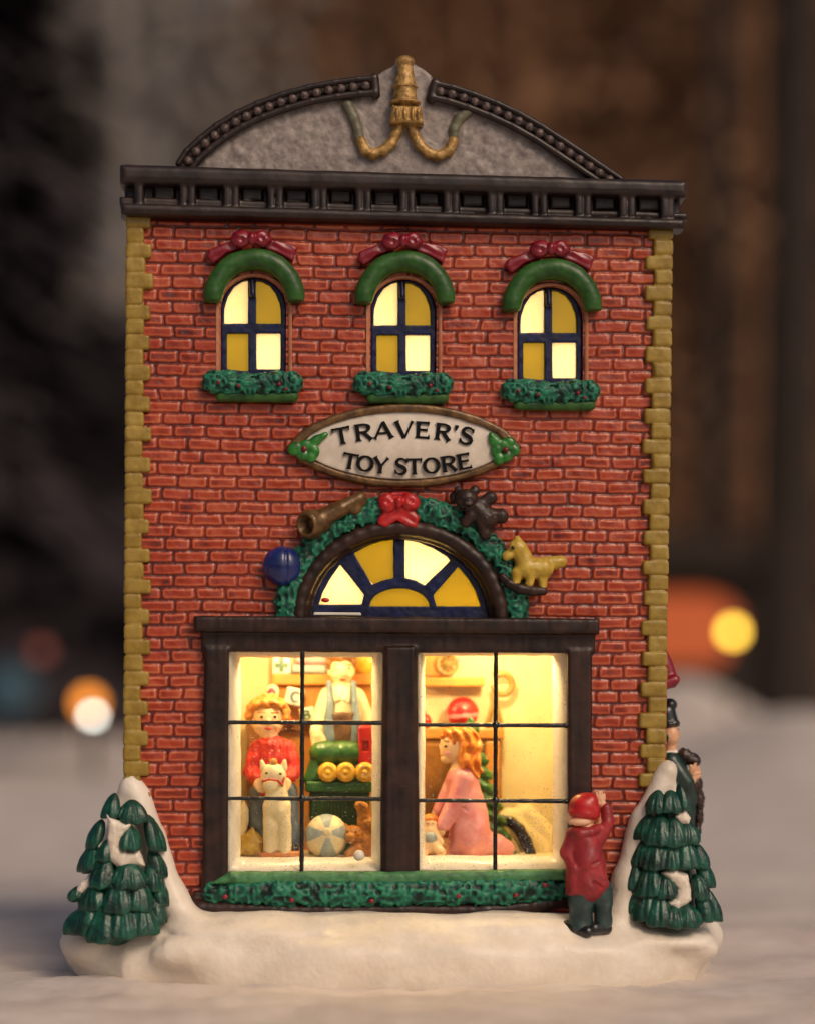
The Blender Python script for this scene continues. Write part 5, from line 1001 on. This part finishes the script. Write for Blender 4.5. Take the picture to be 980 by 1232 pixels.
# lamps, out of focus
def emit(name, col, s_):
    m = bpy.data.materials.new(name); m.use_nodes = True; b = m.node_tree.nodes['Principled BSDF']; b.inputs['Base Color'].default_value = (.02, .02, .02, 1); b.inputs['Emission Color'].default_value = col; b.inputs['Emission Strength'].default_value = s_; return m
iron = paintm('lamp iron', '#15120f', '#241d18', rough=.6, scale=5)
def lamp(label, px, py, d, r, col, s_):
    c = at(px, py, d); gz = float(ground_h(np.array([c[0]]), np.array([c[1]]))[0])
    t_ = thing('street_lamp', label, 'street lamp', (c[0], c[1], gz), 'lamps out of focus in the snow')
    V, Fc = [], []; nu, nv = 20, 12
    for j in range(nv+1):
        for i in range(nu): V.append(c+np.array([r*math.sin(math.pi*j/nv)*math.cos(2*math.pi*i/nu), r*math.sin(math.pi*j/nv)*math.sin(2*math.pi*i/nu), r*math.cos(math.pi*j/nv)]))
    for j in range(nv):
        for i in range(nu): Fc.append((j*nu+i, j*nu+(i+1) % nu, (j+1)*nu+(i+1) % nu, (j+1)*nu+i))
    mesh('globe', V, Fc, emit('lamp glow', col, s_), t_)
    V, Fc = [], []
    for z, q in ((gz-60, 26), (gz+60, 20), (c[2]-r*.8, 14), (c[2]-r*.7, 30), (c[2]-r*.55, 30)):
        for i in range(10): V.append((c[0]+q*math.cos(.6283*i), c[1]+q*math.sin(.6283*i), z))
    for j in range(4):
        for i in range(10): Fc.append((j*10+i, j*10+(i+1) % 10, j*10+10+(i+1) % 10, j*10+10+i))
    mesh('post', V, Fc, iron, t_)
LS = 1.0
lamp('dim dusky red lamp high at the far left', 50, 783, 16000, 62, (1, .2, .13, 1), .28*LS)
lamp('pale white lamp low beside the store, in front of the orange one', 112, 862, 8000, 22, (.92, .95, .85, 1), 9*LS)
lamp('orange lamp behind the pale white lamp left of the store', 107, 846, 17500, 85, (1, .30, .03, 1), 3.0*LS)
lamp('yellow lamp against the orange lit hut right of the store', 881, 760, 13500, 50, (1, .58, .06, 1), 7.5*LS)
lamp('faint teal lamp at the left edge of the picture', 14, 829, 17500, 230, (.02, .16, .22, 1), .16*LS)
# lit hut far behind on the right
hut = thing('hut', 'blurred hut with a broad orange lit window behind the right of the store', 'hut', far(810, 19500))
def hexpx(x0, z0, x1, z1, y0, y1): 
    g = MB(); g.box(x0, z0, x1, z1, y0, y1); return g
hexpx(700, 680, 925, 900, 19500, 23000).build('wall', bark, hut)
g = MB(); g.prism([(735, 800), (862, 800), (884, 775), (890, 745), (876, 724), (850, 714), (735, 714)], 19440, 19490); g.build('window', emit('hut glow', (1, .14, .008, 1), .36), hut)
g = MB(); g.prism([(685, 684), (940, 684), (905, 640), (720, 640)], 19200, 23300); g.build('roof', bark, hut)
# ================================================================== LIGHT
def point(name, px, py, y, e, r, col):
    l = bpy.data.lights.new(name, 'POINT'); l.energy = e; l.shadow_soft_size = r*.001; l.color = col
    o = bpy.data.objects.new(name, l); COL.objects.link(o); o.location = Vector(at(px, py, y))*.001; return o
WARM = (1, .73, .34)
point('shop_bulb', 352, 776, 44, E_IN*BULB*.8, 9, WARM); point('shop_bulb', 600, 776, 44, E_IN*BULB*1.15, 9, WARM)
[point('attic_bulb', px, pz, 75, ATTIC, 8, (1, .76, .42)) for px, pz in ((390, 420), (575, 425), (482, 655))]
la = bpy.data.lights.new('shop_lamp', 'AREA'); la.shape = 'RECTANGLE'; la.size = .40; la.size_y = .10; la.energy = E_IN*.6; la.color = WARM
lo = bpy.data.objects.new('shop_lamp', la); COL.objects.link(lo); lo.location = Vector((at(484, 800, 100)[0], 92, CZ-3))*.001
wd = bpy.data.worlds.new('World'); scene.world = wd; wd.use_nodes = True; N = wd.node_tree.nodes; L = wd.node_tree.links
sky = N.new('ShaderNodeTexSky'); sky.sky_type = 'NISHITA'; sky.sun_disc = False
SUN_EL, SUN_AZ = 40.0, 30.0        # height; swing to the right of straight-behind-the-camera
sky.sun_elevation = R(SUN_EL); sky.sun_rotation = R(180-SUN_AZ); sky.dust_density = 5; sky.air_density = .55; sky.ozone_density = 0
bgn = N['Background']; L.new(sky.outputs['Color'], bgn.inputs['Color']); bgn.inputs['Strength'].default_value = SKY_S
sl = bpy.data.lights.new('sun', 'SUN'); sl.energy = SUN_E; sl.angle = R(SUN_ANG); sl.color = SUN_C
so = bpy.data.objects.new('sun', sl); COL.objects.link(so)
az = R(SUN_AZ); el = R(SUN_EL); dirv = Vector((math.sin(az)*math.cos(el), -math.cos(az)*math.cos(el), math.sin(el)))     # towards the sun
so.rotation_euler = dirv.to_track_quat('Z', 'Y').to_euler(); so.location = dirv*5
# ================================================================== CAMERA
cam = bpy.data.cameras.new('camera'); co = bpy.data.objects.new('camera', cam); COL.objects.link(co)
co.matrix_world = Matrix(((RR[0], UU[0], -F_[0], CAM[0]*.001), (RR[1], UU[1], -F_[1], CAM[1]*.001), (RR[2], UU[2], -F_[2], CAM[2]*.001), (0, 0, 0, 1)))
cam.sensor_fit = 'VERTICAL'; cam.sensor_height = 36; cam.lens = 36*D/1232; cam.shift_y = (850-616)/1232; cam.shift_x = 0
cam.clip_start = .05; cam.clip_end = 400
cam.dof.use_dof = True; cam.dof.focus_distance = (D-8)*.001; cam.dof.aperture_fstop = cam.lens/60.0; cam.dof.aperture_blades = 0
scene.camera = co
vs = scene.view_settings; vs.view_transform = 'Standard'; vs.look = 'None'; vs.gamma = 1; vs.use_curve_mapping = False; vs.exposure = EXPO
scene.cycles.max_bounces = 8; scene.cycles.diffuse_bounces = 4; scene.cycles.transparent_max_bounces = 8; scene.cycles.sample_clamp_indirect = 6
